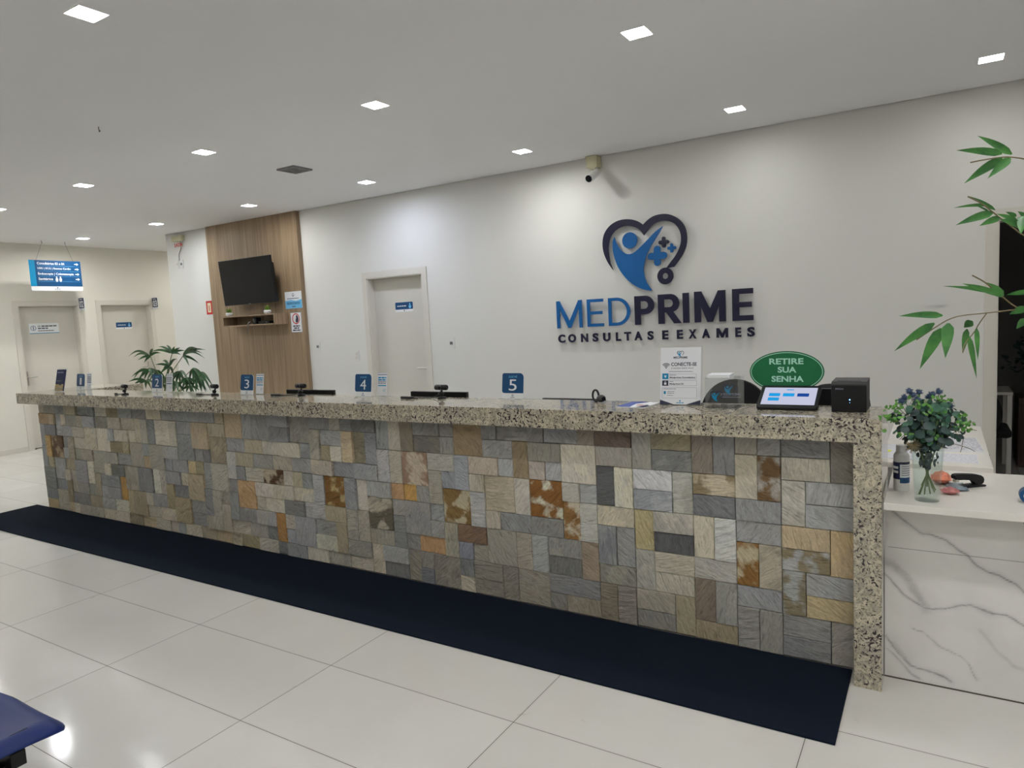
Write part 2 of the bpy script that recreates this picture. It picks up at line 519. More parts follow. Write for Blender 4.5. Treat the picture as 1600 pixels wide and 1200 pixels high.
M['mat'] = mat('navy_loop_mat', (17, 27, 42), 0.95, spec=0.15, mottled=0.18, scale=260, bump=0.6, bump_scale=420)

def leaf_material(name, a, b_, rough=0.4, scale=30):
    mt = mat(name, a, rough); k = NT(mt); b = mt.node_tree.nodes['Principled BSDF']
    tc = k.n('ShaderNodeTexCoord').outputs['Object']
    n = k.n('ShaderNodeTexNoise', i_Scale=scale, i_Detail=3.0, i_Vector=tc).outputs[0]
    k.l(k.mix(k.ramp(n, [(0.35, 0.0), (0.65, 1.0)]), lin(a), lin(b_)), b.inputs['Base Color'])
    return mt
M['bamboo_leaf'] = leaf_material('bamboo_leaf', (42, 100, 44), (76, 140, 62))
M['palm_leaf'] = leaf_material('lady_palm_leaf', (24, 62, 30), (50, 96, 46), 0.45, 12)
M['stem'] = mat('green_stem', (92, 108, 62), 0.5)
M['twig'] = mat('brown_twig', (110, 98, 66), 0.6)
M['euca'] = leaf_material('eucalyptus_leaf', (44, 84, 72), (84, 128, 100), 0.5, 25)
M['euca_dark'] = leaf_material('eucalyptus_dark_leaf', (34, 52, 54), (48, 76, 70), 0.5, 25)
M['bright_leaf'] = leaf_material('bright_green_leaf', (56, 120, 38), (104, 158, 66), 0.5, 40)
M['thistle'] = leaf_material('blue_thistle', (44, 64, 92), (78, 98, 128), 0.8, 90)
M['seed'] = mat('pale_seed_head', (150, 165, 128), 0.8)
M['grass'] = leaf_material('artificial_grass', (88, 122, 30), (128, 160, 54), 0.6, 60)

# ------------------------------------------------------------------ room shell
def cells(p, a_breaks, b_breaks, holes, put):
    """rectangle grid with holes left out"""
    for a0, a1 in zip(a_breaks, a_breaks[1:]):
        for b0, b1 in zip(b_breaks, b_breaks[1:]):
            ca, cb = (a0 + a1) / 2, (b0 + b1) / 2
            if any(h[0] < ca < h[1] and h[2] < cb < h[3] for h in holes): continue
            put(a0, a1, b0, b1)

p = Part()
p.box(XW - 0.4, XR + 0.3, YB - 0.3, YC + 0.3, -0.12, 0.0, M['floor'])
struct(p, 'floor')

# ceiling lights: square recessed panels on a 1.8 m grid
LW = 0.066
rows = {5.261: [(0.254, 'neutral', 0.6), (-1.265, 'neutral', 0.75), (-3.052, 'neutral', 1.6), (-4.856, 'bluish', 1.8), (-6.655, 'neutral', 1.5), (-8.466, 'cool', 1.45), (-10.25, 'warm', 2.5)],
        3.503: [(-1.324, 'neutral', 1.0), (-3.113, 'neutral', 1.1), (-4.913, 'cool', 1.4), (-6.714, 'cool', 1.6), (-8.45, 'cool', 1.3), (-10.25, 'warm', 2.5), (0.46, 'neutral', 0.9)],  # the warm lamp is unseen, added to brighten the left wall
        1.745: [(-3.17, 'neutral', 0.75), (-1.37, 'neutral', 1.05), (-4.97, 'neutral', 0.45), (-6.77, 'neutral', 0.5), (-8.57, 'cool', 1.0), (-10.25, 'warm', 2.0), (0.43, 'neutral', 2.3), (2.23, 'neutral', 2.0)],  # warm lamp here likewise unseen, an addition that lifts the left wall
        -0.02: [(-3.17, 'neutral', 0.8), (-1.37, 'neutral', 1.0), (-4.97, 'neutral', 0.45), (-6.77, 'neutral', 0.5), (-8.57, 'cool', 0.8), (0.43, 'neutral', 2.3), (2.23, 'neutral', 2.0)],
        -1.80: [(-3.17, 'neutral', 0.9), (-1.37, 'neutral', 1.0), (-4.97, 'neutral', 0.45), (-6.77, 'neutral', 0.5), (-8.57, 'cool', 0.8), (0.43, 'neutral', 2.3), (2.23, 'neutral', 2.0)],
        7.6: [(-10.25, 'warm', 2.5)]}  # unseen corridor lamp, added for more light on the left wall
lamps = [(x, y, (t, g)) for y, L in rows.items() for x, t, g in L]
lamp_labels = {
    (-3.17, 1.745): 'largest square recessed ceiling light, top left corner of the photo',
    (-1.324, 3.503): 'square recessed ceiling light above the logo, second largest in view',
    (-3.113, 3.503): 'square recessed ceiling light straight above the white door, far out from the wall',
    (-4.913, 3.503): 'square recessed ceiling light left of the grey ceiling vent',
    (-6.714, 3.503): 'square recessed ceiling light high over counter sign 2, directly left of the long ceiling row',
    (-8.45, 3.503): 'half visible recessed ceiling light at the left edge of the photo',
    (0.254, 5.261): 'rightmost recessed ceiling light, above the bamboo leaves',
    (-1.265, 5.261): 'recessed ceiling light by the wall between logo and bamboo',
    (-3.052, 5.261): 'recessed ceiling light by the wall just left of the security camera',
    (-4.856, 5.261): 'recessed ceiling light by the wall above the left side of the white door, bluish glow',
    (-6.655, 5.261): 'recessed ceiling light just in front of the wood panel with the television',
    (-8.466, 5.261): 'recessed ceiling light near the outer corner with the red exit sign',
    (-10.25, 5.261): 'farthest recessed ceiling light, to the right of the hanging blue sign wires',
}
xb = [XW, XR]; yb = [YB, YC]
holes = []
for x, y, t in lamps:
    xb += [x - LW, x + LW]; yb += [y - LW, y + LW]
    holes.append((x - LW, x + LW, y - LW, y + LW))
GAP = 0.018
yb += [YW - GAP, YW]; xb += [XE, XE - GAP]
holes.append((XE - GAP, XR, YW - GAP, YW))        # shadow gap between ceiling board and back wall
xb = sorted(set(round(v, 5) for v in xb)); yb = sorted(set(round(v, 5) for v in yb))
p = Part()
def put(a0, a1, b0, b1):
    if b0 >= YW - 1e-6 and a0 >= XE - 1e-6: return
    p.add([(a0, b0, ZC), (a1, b0, ZC), (a1, b1, ZC), (a0, b1, ZC)], [[0, 3, 2, 1]], M['ceil'])
cells(p, xb, yb, holes, put)
p.box(XW - 0.3, XR + 0.3, YB - 0.3, YC + 0.3, ZC + 0.09, ZC + 0.15, M['ceil'])
p.box(XE, XR, YW - GAP - 0.002, YW - GAP, ZC, ZC + 0.09, M['ceil'])
struct(p, 'ceiling')

proto = {}
for x, y, t in lamps:
    lab = lamp_labels.get((x, y), 'unseen square recessed ceiling light')
    if t in proto:
        dup(proto[t], loc=(x, y, ZC), label=lab)
        continue
    r_ = thing('ceiling_light', lab, 'light', (x, y, ZC), group='square recessed ceiling lights')
    q = Part()
    for (x0, x1, y0, y1) in ((-LW, -LW + 0.004, -LW, LW), (LW - 0.004, LW, -LW, LW), (-LW, LW, -LW, -LW + 0.004), (-LW, LW, LW - 0.004, LW)):
        q.box(x0, x1, y0, y1, -0.0015, 0.03, M['plastic_w'])
    q.box(-LW, LW, -LW, LW, 0.030, 0.036, M['plastic_w'])
    q.build('frame', r_)
    q = Part(); e = LW - 0.004
    q.box(-e, e, -e, e, 0.008, 0.014, led(*t))
    q.build('diffuser', r_)
    proto[t] = r_

# back wall with two openings
D1 = (-5.565, -4.765, 0.0, 2.085)
D4 = (0.337, 1.20, 0.0, 2.065)
WT = 0.15
p = Part()
def put_wall(x0, x1, z0, z1):
    p.box(x0, x1, YW, YW + WT, z0, z1, M['wall'])
cells(p, [XE, D1[0], D1[1], D4[0], D4[1], XR], [0, 2.065, 2.085, ZC + 0.09], [D1, D4], put_wall)
struct(p, 'wall_back')
p = Part(); p.box(XE, XE + 0.15, YW + WT, YC, 0, ZC + 0.09, M['wall_cream']); struct(p, 'wall_corridor')
p = Part(); p.box(XW, XE + 0.15, YC, YC + 0.15, 0, ZC + 0.09, M['wall_cream']); struct(p, 'wall_corridor_end')
# left wall with three openings
p = Part()
DO2 = (4.733, 5.533, 0, 2.085); DO3 = (5.877, 6.677, 0, 2.085)
def put_wl(y0, y1, z0, z1):
    p.box(XW - WT, XW, y0, y1, z0, z1, M['wall_cream'])
cells(p, [YB, 4.733, 5.533, 5.877, 6.677, YC], [0, 2.085, ZC + 0.09], [DO2, DO3], put_wl)
struct(p, 'wall_left')
p = Part(); p.box(XR, XR + 0.15, YB, YW + 4.0, 0, ZC + 0.09, M['wall']); struct(p, 'wall_right')
p = Part(); p.box(XW - 0.15, XR + 0.15, YB - 0.15, YB, 0, ZC + 0.09, M['wall']); struct(p, 'wall_front')
# unlit room behind the right opening
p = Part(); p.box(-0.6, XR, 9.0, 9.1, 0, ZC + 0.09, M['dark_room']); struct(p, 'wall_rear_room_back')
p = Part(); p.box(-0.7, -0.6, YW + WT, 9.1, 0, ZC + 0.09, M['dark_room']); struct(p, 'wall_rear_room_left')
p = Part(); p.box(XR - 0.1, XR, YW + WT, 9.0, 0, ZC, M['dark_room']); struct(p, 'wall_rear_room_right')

# baseboards
p = Part()
for y0, y1 in ((YB, 4.66), (5.605, 5.805), (6.755, YC)):
    p.box(XW, XW + 0.012, y0, y1, 0.0, 0.07, M['trim'], 0.002)
struct(p, 'baseboard_left')
p = Part()
for x0, x1 in ((-9.34, -8.35), (-6.59, -5.64), (-4.69, 0.26), (1.28, XR)):
    p.box(x0, x1, YW - 0.012, YW, 0.0, 0.07, M['trim'], 0.002)
struct(p, 'baseboard_back')

# door frames and doors. Local frame: U along the wall, N out of the wall
def door(name, opening, frame_of, depth, hinge_left, handle_u, leaf=True, extra=None):
    u0, u1, z0, z1 = opening
    T = 0.07; PR = 0.012
    F_ = frame_of
    q = Part()
    q.prism([[(u0 - T, 0), (u0, 0), (u0, z1), (u1, z1), (u1, 0), (u1 + T, 0), (u1 + T, z1 + T), (u0 - T, z1 + T)]], F_, 0.0, PR, M['trim'])
    # lining of the opening
    q.rect(u0, u0 + 0.012, 0, z1, F_, -WT, 0.001, M['trim'])
    q.rect(u1 - 0.012, u1, 0, z1, F_, -WT, 0.001, M['trim'])
    q.rect(u0, u1, z1 - 0.012, z1, F_, -WT, 0.001, M['trim'])
    fo = q.build(name)
    fo['kind'] = 'structure'
    if leaf:
        q = Part()
        q.rect(u0 + 0.014, u1 - 0.014, 0.012, z1 - 0.014, F_, -depth - 0.035, -depth, M['door'])
        lf = q.build('door_leaf', fo)
        q = Part()
        o, U, V, N = F_
        s_ = 1 if handle_u < (u0 + u1) / 2 else -1
        hp = o + U * handle_u + V * 1.05 + N * (-depth)
        q.tube([hp, hp + N * 0.05], 0.010, M['steel'], 10)
        q.tube([hp + N * 0.045, hp + N * 0.047 + U * s_ * 0.11 + V * 0.004], 0.008, M['steel'], 10)
        q.rect(handle_u - 0.009, handle_u + 0.009, 0.93, 1.14, F_, -depth, -depth + 0.004, M['steel'], 0.005)
        q.build('door_handle', lf)
    return fo
BACK = (V3((0, YW, 0)), V3((1, 0, 0)), V3((0, 0, 1)), V3((0, -1, 0)))
LEFT = (V3((XW, 0, 0)), V3((0, 1, 0)), V3((0, 0, 1)), V3((1, 0, 0)))
d1 = door('door_1', D1, BACK, 0.095, True, -4.83)
d2 = door('door_2', DO2, LEFT, 0.095, True, 4.80)
d3 = door('door_3', DO3, LEFT, 0.095, True, 6.61)
d4 = door('door_4', D4, BACK, 0.095, True, 0, leaf=False)
q = Part()
pa = at(1542, 703, YW - 0.012); pb = at(1545, 711, YW - 0.012)
for c_ in (pa, pb):
    q.tube([c_, c_ + V3((0, -0.012, 0))], 0.007, M['black'], 10)
q.build('door_catch', d4)

# ------------------------------------------------------------------ wood panel, television, shelf
t = thing('oak_cladding', 'tall oak laminate wall panel behind the television', 'wall panel', ((-8.35 - 6.59) / 2, 5.9, 0))
q = Part(); q.box(-0.88, 0.88, -0.033, 0.023, 0.0, ZC - 0.002, M['wood']); q.build('panel_board', t)
YP = 5.867

t = thing('television', 'black flat television tilted down on the oak wall panel', 'television', (-7.366, 5.70, 2.18))
Mt = Matrix.Rotation(math.radians(4.8), 4, 'X')      # top leans out into the room
q = Part(); q.box(-0.498, 0.498, -0.012, 0.012, -0.285, 0.285, M['black'], 0.004, M=Mt)
q.box(-0.490, 0.490, -0.0135, -0.0125, -0.270, 0.278, M['black_gloss'], M=Mt)
q.build('screen', t)
q = Part(); q.box(-0.47, 0.47, 0.012, 0.058, -0.275, 0.20, M['black'], 0.012, M=Mt); q.build('rear_housing', t)
q = Part(); q.box(-0.02, 0.02, -0.0150, -0.0125, -0.2845, -0.2725, M['grey'], M=Mt); q.build('maker_badge', t)
q = Part(); q.box(-0.12, 0.12, 0.05, 0.166, -0.10, 0.10, M['black'], 0.004); q.build('wall_mount', t)

t = thing('wall_shelf', 'open oak box shelf under the television', 'shelf', (-7.36, YP, 1.625))
q = Part(); W_ = 0.495; D_ = 0.215; H_ = 0.135; T_ = 0.016
q.box(-W_, W_, -D_, 0, H_ - T_, H_, M['wood'], 0.001); q.build('top_board', t)
q = Part(); q.box(-W_, W_, -D_, 0, 0, T_, M['wood'], 0.001); q.build('bottom_board', t)
q = Part(); q.box(-W_, -W_ + T_, -D_, 0, T_, H_ - T_, M['wood']); q.build('side_board', t)
q = Part(); q.box(W_ - T_, W_, -D_, 0, T_, H_ - T_, M['wood']); q.build('side_board', t)
q = Part(); q.box(-W_ + T_, W_ - T_, -0.008, 0, T_, H_ - T_, M['wood']); q.build('back_board', t)

t = thing('media_box', 'small black media box inside the shelf under the television', 'electronic box', (-7.12, 5.76, 1.641))
q = Part(); q.box(-0.10, 0.10, -0.06, 0.06, 0, 0.035, M['black'], 0.004); q.build('case', t)
q = Part(); q.tube([(0.05, -0.061, 0.018), (0.05, -0.063, 0.018)], 0.004, M['white_print'], 8); q.build('indicator', t)
t = thing('speaker_box', 'small black upright speaker inside the shelf', 'speaker', (-7.30, 5.74, 1.641))
q = Part(); q.box(-0.035, 0.035, -0.04, 0.04, 0, 0.085, M['black'], 0.008); q.build('case', t)
q = Part(); q.tube([(0, -0.041, 0.045), (0, -0.045, 0.045)], 0.026, M['grey_dark'], 16); q.build('cone', t)
cb = Part(); cb.tube(smooth_open([(-7.345, 5.72, 1.68), (-7.355, 5.66, 1.67), (-7.36, 5.642, 1.62), (-7.37, 5.645, 1.57), (-7.40, 5.66, 1.53)]), 0.006, M['wire'], 6)
tag(cb.build('cable'), 'thin grey cable hanging over the shelf front edge under the television', 'cable')

def grass_pot(x, lab):
    t = thing('potted_grass', lab, 'plant', (x, 5.70, 1.761), group='small white pots on the television shelf')
    q = Part(); q.lathe([(0.030, 0), (0.042, 0.012), (0.045, 0.03), (0.040, 0.045), (0.036, 0.045), (0.036, 0.036), (0.0, 0.036)], (0, 0, 0), M['plastic_w'], 20); q.build('pot', t)
    q = Part(); rr = random.Random(int(x * -100))
    for k in range(70):
        a = rr.uniform(0, 2 * PI); r0 = rr.uniform(0, 0.028); l = rr.uniform(0.04, 0.078); sp = rr.uniform(0.1, 0.5)
        b0 = V3((r0 * math.cos(a), r0 * math.sin(a), 0.036)); tp = b0 + V3((math.cos(a) * sp * l, math.sin(a) * sp * l, l))
        sd = V3((-math.sin(a), math.cos(a), 0)) * 0.003
        q.add([b0 - sd, b0 + sd, (b0 + tp) / 2 + sd * 1.1, tp, (b0 + tp) / 2 - sd * 1.1], [[0, 1, 2, 3, 4]], M['grass'])
    q.build('grass_tuft', t)
grass_pot(-7.775, 'small white pot of green grass at the left end of the television shelf')
grass_pot(-7.035, 'small white pot of green grass at the right end of the television shelf')

# wall papers on the wood panel
def bars(q, rows_, F_, d, m_, h=0.004):
    """unreadable small print as broken short strokes: rows (x0,x1,y)"""
    rr = random.Random(5)
    for x0, x1, y in rows_:
        x = x0
        while x < x1:
            l = min(rr.uniform(0.5, 1.6) * h * 2.2, x1 - x)
            q.rect(x, x + l, y - h / 2, y + h / 2, F_, d, d + 0.0003, m_)
            x += l + h * 0.45

t = thing('wall_notice', 'white and light blue landscape notice on the oak panel', 'notice', (-6.745, YP, 1.912))
q = Part(); F_ = fr(0, 0, 0)
q.rect(-0.148, 0.148, -0.103, 0.103, F_, 0, 0.003, M['paper'])
q.prism([[(-0.148, -0.103), (0.148, -0.103), (0.148, 0.005), (0.05, -0.012), (-0.05, 0.002), (-0.148, -0.006)]], F_, 0.003, 0.0034, M['sky'])
q.build('sheet', t)
q = Part(); bars(q, [(-0.11, 0.10, 0.018), (-0.12, 0.12, -0.032), (-0.12, 0.11, -0.048)], F_, 0.0035, M['blue'], 0.009)
q.prism([circle(0, 0.062, 0.02, 20), circle(0, 0.064, 0.014, 20)], F_, 0.003, 0.0036, M['ink']); bars(q, [(-0.03, 0.03, -0.08)], F_, 0.0035, M['ink'], 0.01)
q.build('print', t)

t = thing('prohibition_sign', 'white portrait sign with red ring and dark figure on the oak panel', 'sign', (-6.725, YP, 1.637))
q = Part(); q.rect(-0.098, 0.098, -0.125, 0.125, F_, 0, 0.003, M['paper'], 0.004)
q.prism([rrect(-0.098, 0.098, -0.125, 0.125, 0.004), rrect(-0.092, 0.092, -0.119, 0.119, 0.004)], F_, 0.003, 0.0034, M['grey'])
q.build('plate', t)
q = Part(); q.prism([circle(0, 0.045, 0.066, 36), circle(0, 0.045, 0.054, 36)], F_, 0.003, 0.0038, M['red']); q.build('red_ring', t)
q = Part(); q.prism([smooth_loop([(-0.005, -0.005), (0.03, 0.0), (0.045, 0.03), (0.04, 0.07), (0.02, 0.09), (0.0, 0.085), (0.005, 0.055), (-0.01, 0.03)])], F_, 0.003, 0.0036, M['ink'])
bars(q, [(-0.06, 0.06, -0.045), (-0.045, 0.045, -0.07), (-0.07, 0.07, -0.096)], F_, 0.0035, M['ink'], 0.016)
q.build('figure_and_print', t)

# red framed sign and electrical bits on the white wall
t = thing('wall_sign', 'small red framed cream sign on the white wall left of the oak panel', 'sign', (-8.49, YW, 1.905))
q = Part(); q.rect(-0.066, 0.066, -0.092, 0.092, F_, 0, 0.004, M['red'], 0.004); q.build('plate', t)
q = Part(); q.rect(-0.036, 0.036, -0.064, 0.064, F_, 0.004, 0.0046, M['cream'], 0.006); q.rect(-0.008, 0.008, -0.045, 0.03, F_, 0.0046, 0.005, M['red'], 0.004); q.build('cream_field', t)

t = thing('exit_sign', 'emergency exit light with red lettering under a beige box high on the wall', 'exit sign', (-9.01, YW, 2.85))
q = Part(); q.box(-0.115, 0.115, -0.06, 0, 0.0, 0.075, M['plastic_beige'], 0.008); q.build('lamp_box', t)
q = Part(); q.box(-0.105, 0.115, -0.034, -0.028, -0.085, 0.0, M['acrylic']); q.build('acrylic_plate', t)
q = Part(); q.text('SAÍDA', fr(0, -0.0345, 0), 0, 0.001, M['red'], box=(-0.09, 0.10, -0.075, -0.012), bold=0.02); q.build('lettering', t)
q = Part(); q.tube(smooth_open([(0.03, -0.02, 0.0), (0.02, -0.006, -0.10), (-0.05, -0.008, -0.17), (-0.04, -0.012, -0.26)]), 0.004, M['wire'], 6); q.build('cord', t)

def plate(x, z, lab, w_=0.078, h_=0.12, n=1, name='light_switch', cat='light switch', grp=None, dark=False):
    t = thing(name, lab, cat, (x, YW, z), group=grp)
    q = Part(); q.rect(-w_ / 2, w_ / 2, -h_ / 2, h_ / 2, F_, 0, 0.008, M['plastic_w'], 0.006); q.build('cover_plate', t)
    for k in range(n):
        zz = (k - (n - 1) / 2) * 0.045
        q = Part(); q.rect(-0.018, 0.018, zz - 0.016, zz + 0.016, F_, 0.008, 0.012, M['grey'] if dark else M['trim'], 0.003)
        if dark:
            for sx in (-0.007, 0.007): q.prism([circle(sx, zz, 0.0035, 10)], F_, 0.012, 0.0124, M['black'])
        q.build('rocker' if not dark else 'socket', t)
    return t
plate(-9.125, 2.545, 'left white socket plate under the exit light', n=1, name='socket_plate', cat='socket', grp='socket plates under the exit light')
plate(-9.02, 2.54, 'right white socket plate with a plug under the exit light', n=1, name='socket_plate', cat='socket', grp='socket plates under the exit light', dark=True)
plate(-6.437, 1.329, 'white socket plate beside the oak panel', n=1, name='socket_plate', cat='socket', dark=True)
plate(-5.805, 1.206, 'white double switch plate just left of the white door', n=2)
plate(-4.416, 1.323, 'white socket plate on the wall right of the white door', n=1, name='socket_plate', cat='socket', dark=True)
plate(-0.02, 1.53, 'white cover plate on the wall behind the bamboo leaves', w_=0.12, h_=0.08, n=0, name='cover_plate', cat='cover plate')

# plates on the doors
def door_plate(F0, lab, navy=True):
    o, U, V, N = F0
    t = thing('door_sign', lab, 'door sign', o)
    L = (V3((0, 0, 0)), U, V, N)
    q = Part()
    q.rect(-0.13, 0.13, -0.055, 0.055, L, 0, 0.003, M['white_print'], 0.012)
    if navy: q.rect(-0.128, 0.128, -0.028, 0.053, L, 0.003, 0.0036, M['blue'], 0.010)
    q.build('plate', t)
    q = Part()
    if navy:
        bars(q, [(-0.10, 0.03, 0.010)], L, 0.0037, M['white_print'], 0.010)
        q.prism([circle(0.085, 0.000, 0.019, 20)], L, 0.0036, 0.0041, M['sky']); q.prism([circle(0.085, 0.029, 0.010, 16)], L, 0.0036, 0.0041, M['sky'])
        q.prism([circle(0, -0.042, 0.007, 12)], L, 0.003, 0.0036, M['blue'])
    q.build('print', t)
    return t
door_plate((V3((-5.12, YW + 0.095, 1.742)), V3((1, 0, 0)), V3((0, 0, 1)), V3((0, -1, 0))), 'blue and white plate on the white door behind the counter')
door_plate((V3((XW - 0.095, 6.27, 1.752)), V3((0, 1, 0)), V3((0, 0, 1)), V3((1, 0, 0))), 'blue plate on the door numbered 03')
t = thing('door_sign', 'white name plate with black lettering on the door numbered 02', 'door sign', (XW - 0.095, 5.09, 1.755))
L = (V3((0, 0, 0)), V3((0, 1, 0)), V3((0, 0, 1)), V3((1, 0, 0)))
q = Part(); q.rect(-0.20, 0.20, -0.075, 0.075, L, 0, 0.003, M['white_print'], 0.01); q.rect(-0.20, 0.20, -0.075, -0.066, L, 0.003, 0.0034, M['cyan']); q.build('plate', t)
q = Part(); q.prism([circle(-0.145, 0.005, 0.036, 24), circle(-0.145, 0.005, 0.030, 24)], L, 0.003, 0.0035, M['blue'])
q.rect(-0.15, -0.14, -0.02, 0.03, L, 0.003, 0.0035, M['blue'])
q.text('DR.', L, 0.003, 0.0036, M['ink'], box=(-0.085, -0.045, 0.022, 0.042), bold=0.02)
bars(q, [(-0.035, 0.17, 0.032)], L, 0.0035, M['ink'], 0.016); bars(q, [(-0.085, 0.05, 0.0)], L, 0.0035, M['ink'], 0.016); bars(q, [(-0.085, 0.13, -0.035)], L, 0.0035, M['ink'], 0.010)
q.build('print', t)

def flag_sign(y, num, lab):
    t = thing('room_number_sign', lab, 'room sign', (XW, y, 2.10), group='room number signs beside the doors')
    Lf = (V3((0, 0, 0)), V3((1, 0, 0)), V3((0, 0, 1)), V3((0, -1, 0)))
    q = Part(); q.rect(0.0, 0.160, -0.10, 0.09, Lf, -0.003, 0.003, M['white_print'], 0.012); q.rect(0.006, 0.157, -0.068, 0.087, Lf, 0.003, 0.0036, M['navy'], 0.012)
    q.build('plate', t)
    q = Part(); q.text(num, Lf, 0.0036, 0.0042, M['white_print'], box=(0.028, 0.136, -0.055, 0.045), bold=0.02)
    bars(q, [(0.035, 0.115, 0.066)], Lf, 0.0037, M['white_print'], 0.010); q.prism([circle(0.07, -0.084, 0.006, 12)], Lf, 0.003, 0.0036, M['blue'])
    q.build('lettering', t)
flag_sign(5.567, '02', 'blue projecting sign with number 02')
flag_sign(6.727, '03', 'blue projecting sign with number 03')

# hanging direction sign
XH = -10.7
t = thing('hanging_sign', 'blue direction sign hanging from two wires by the left wall', 'sign', (XH, 5.075, 2.27))
L = (V3((0, 0, 0)), V3((0, 1, 0)), V3((0, 0, 1)), V3((1, 0, 0)))
q = Part(); q.rect(-0.34, 0.34, 0.0, 0.425, L, -0.005, 0.004, M['white_print'], [0.02, 0.02, 0.0, 0.0])
q.rect(-0.34, 0.34, 0.062, 0.425, L, 0.004, 0.0046, M['blue']); q.rect(-0.34, -0.265, 0.062, 0.425, L, 0.0046, 0.005, M['cyan']); hb_ = q.build('board', t)
q = Part()
for k, (s_, x1) in enumerate((('Consultórios 03 e 04', 0.12), ('USG | ECG | Exames Cardio', 0.20), ('Endoscopia | Colonoscopia', 0.235), ('Sanitários', -0.05))):
    z = 0.365 - k * 0.072
    q.text(s_, L, 0.0046, 0.0054, M['white_print'], box=(-0.235, x1, z - (0.008 if k in (2,) else 0.0), z + 0.034), bold=0.015)
    ax = 0.285
    q.prism([[(ax - 0.03, z + 0.010), (ax, z + 0.010), (ax, z - 0.004), (ax + 0.028, z + 0.016), (ax, z + 0.036), (ax, z + 0.022), (ax - 0.03, z + 0.022)]], L, 0.0046, 0.0054, M['white_print'])
    q.rect(-0.24, 0.32, z - 0.018, z - 0.016, L, 0.0046, 0.005, M['sky'])
for sx in (0.0, 0.05):
    z = 0.149
    q.prism([circle(sx, z + 0.045, 0.009, 14)], L, 0.0046, 0.0054, M['white_print'])
    q.prism([smooth_loop([(sx - 0.012, z + 0.034), (sx + 0.012, z + 0.034), (sx + 0.018, z + 0.004), (sx + 0.008, z - 0.022), (sx - 0.008, z - 0.022), (sx - 0.018, z + 0.004)], 1)], L, 0.0046, 0.0054, M['white_print'])
q.prism([circle(0, 0.042, 0.009, 12)], L, 0.004, 0.0046, M['blue']); bars(q, [(-0.04, 0.04, 0.022)], L, 0.0041, M['blue'], 0.008)
q.build('lettering', hb_)
for y0, y1 in ((-0.24, -0.143), (0.245, 0.161)):
    q = Part(); q.tube([(0, y0, 0.425), (0, y1, ZC - 2.27 - 0.03)], 0.0018, M['wire'], 5)
    q.tube(smooth_open([(0, y1, ZC - 2.27), (0, y1, ZC - 2.30), (0.008, y1, ZC - 2.31), (0.01, y1, ZC - 2.298)]), 0.003, M['black'], 6)
    q.build('hanging_wire', t)
q = Part(); q.tube(smooth_open([(-4.792, 2.639, ZC), (-4.792, 2.639, ZC - 0.025), (-4.784, 2.639, ZC - 0.037), (-4.778, 2.639, ZC - 0.025)]), 0.0025, M['black'], 6)
tag(q.build('ceiling_hook'), 'small empty black hook in the bare left part of the ceiling', 'hook')

# ceiling vent
t = thing('ceiling_vent', 'square grey ceiling grille between the two light rows', 'vent', (-4.88, 4.375, ZC))
q = Part(); q.prism([rrect(-0.108, 0.108, -0.108, 0.108), rrect(-0.085, 0.085, -0.085, 0.085)], (V3((0, 0, 0)), V3((1, 0, 0)), V3((0, 1, 0)), V3((0, 0, 1))), -0.014, 0.0, M['grey']); q.build('frame', t)
q = Part()
for k in range(7): q.box(-0.085, 0.085, -0.080 + k * 0.0245, -0.068 + k * 0.0245, -0.012, -0.004, M['grey'])
q.box(-0.085, 0.085, -0.085, 0.085, -0.002, 0.0, M['grey_dark']); q.build('slats', t)

# security camera
t = thing('security_camera', 'small bullet security camera on a beige box at the ceiling line', 'camera', (-2.67, YW, 2.90))
q = Part(); q.box(-0.055, 0.055, -0.10, 0, -0.035, 0.068, M['plastic_beige'], 0.006); q.build('junction_box', t)
q = Part(); q.tube([(0.03, -0.06, -0.03), (0.045, -0.085, -0.075), (0.03, -0.12, -0.095)], 0.012, M['plastic_w'], 10); q.build('bracket', t)
q = Part(); a = V3((0.05, -0.09, -0.085)); d_ = V3((-0.10, -0.85, -0.42)).normalized()
q.tube([a, a + d_ * 0.15], 0.034, M['plastic_w'], 20); q.tube([a + d_ * 0.149, a + d_ * 0.165], 0.036, M['plastic_w'], 20); q.build('body', t)
q = Part(); q.tube([a + d_ * 0.160, a + d_ * 0.168], 0.031, M['black_gloss'], 20); q.build('lens_face', t)
q = Part(); q.tube(smooth_open([(-0.03, -0.08, -0.035), (-0.04, -0.09, -0.08), (-0.01, -0.10, -0.10), (0.03, -0.07, -0.07)]), 0.004, M['plastic_w'], 6); q.build('cord', t)

# ------------------------------------------------------------------ wall logo
t = thing('wall_logo', 'blue and navy raised clinic logo with heart emblem and lettering on the wall', 'logo sign', (-2.21, YW, 1.84))
OX, OZ = -2.21, 1.84
LG = (V3((0, 0, 0)), V3((1, 0, 0)), V3((0, 0, 1)), V3((0, -1, 0)))
DA, DB = 0.026, 0.040
def rel(pts): return [(x - OX, z - OZ) for x, z in pts]
def logo_part(name, loops, m_, pins, d0=DA, d1=DB):
    q = Part(); q.prism(loops, LG, d0, d1, m_)
    for (x, z) in pins: q.prism([circle(x, z, 0.006, 10)], LG, 0.0, d0, M['steel'])
    return q.build(name, t)
ho = rel([(-2.524, 1.944), (-2.576, 2.016), (-2.612, 2.106), (-2.62, 2.186), (-2.605, 2.264), (-2.563, 2.324), (-2.499, 2.366), (-2.421, 2.383), (-2.338, 2.376), (-2.271, 2.351), (-2.225, 2.314), (-2.182, 2.351), (-2.123, 2.381), (-2.036, 2.388), (-1.965, 2.37), (-1.896, 2.324), (-1.849, 2.259), (-1.833, 2.183), (-1.839, 2.103), (-1.869, 2.031), (-1.913, 1.974), (-1.955, 1.925)])
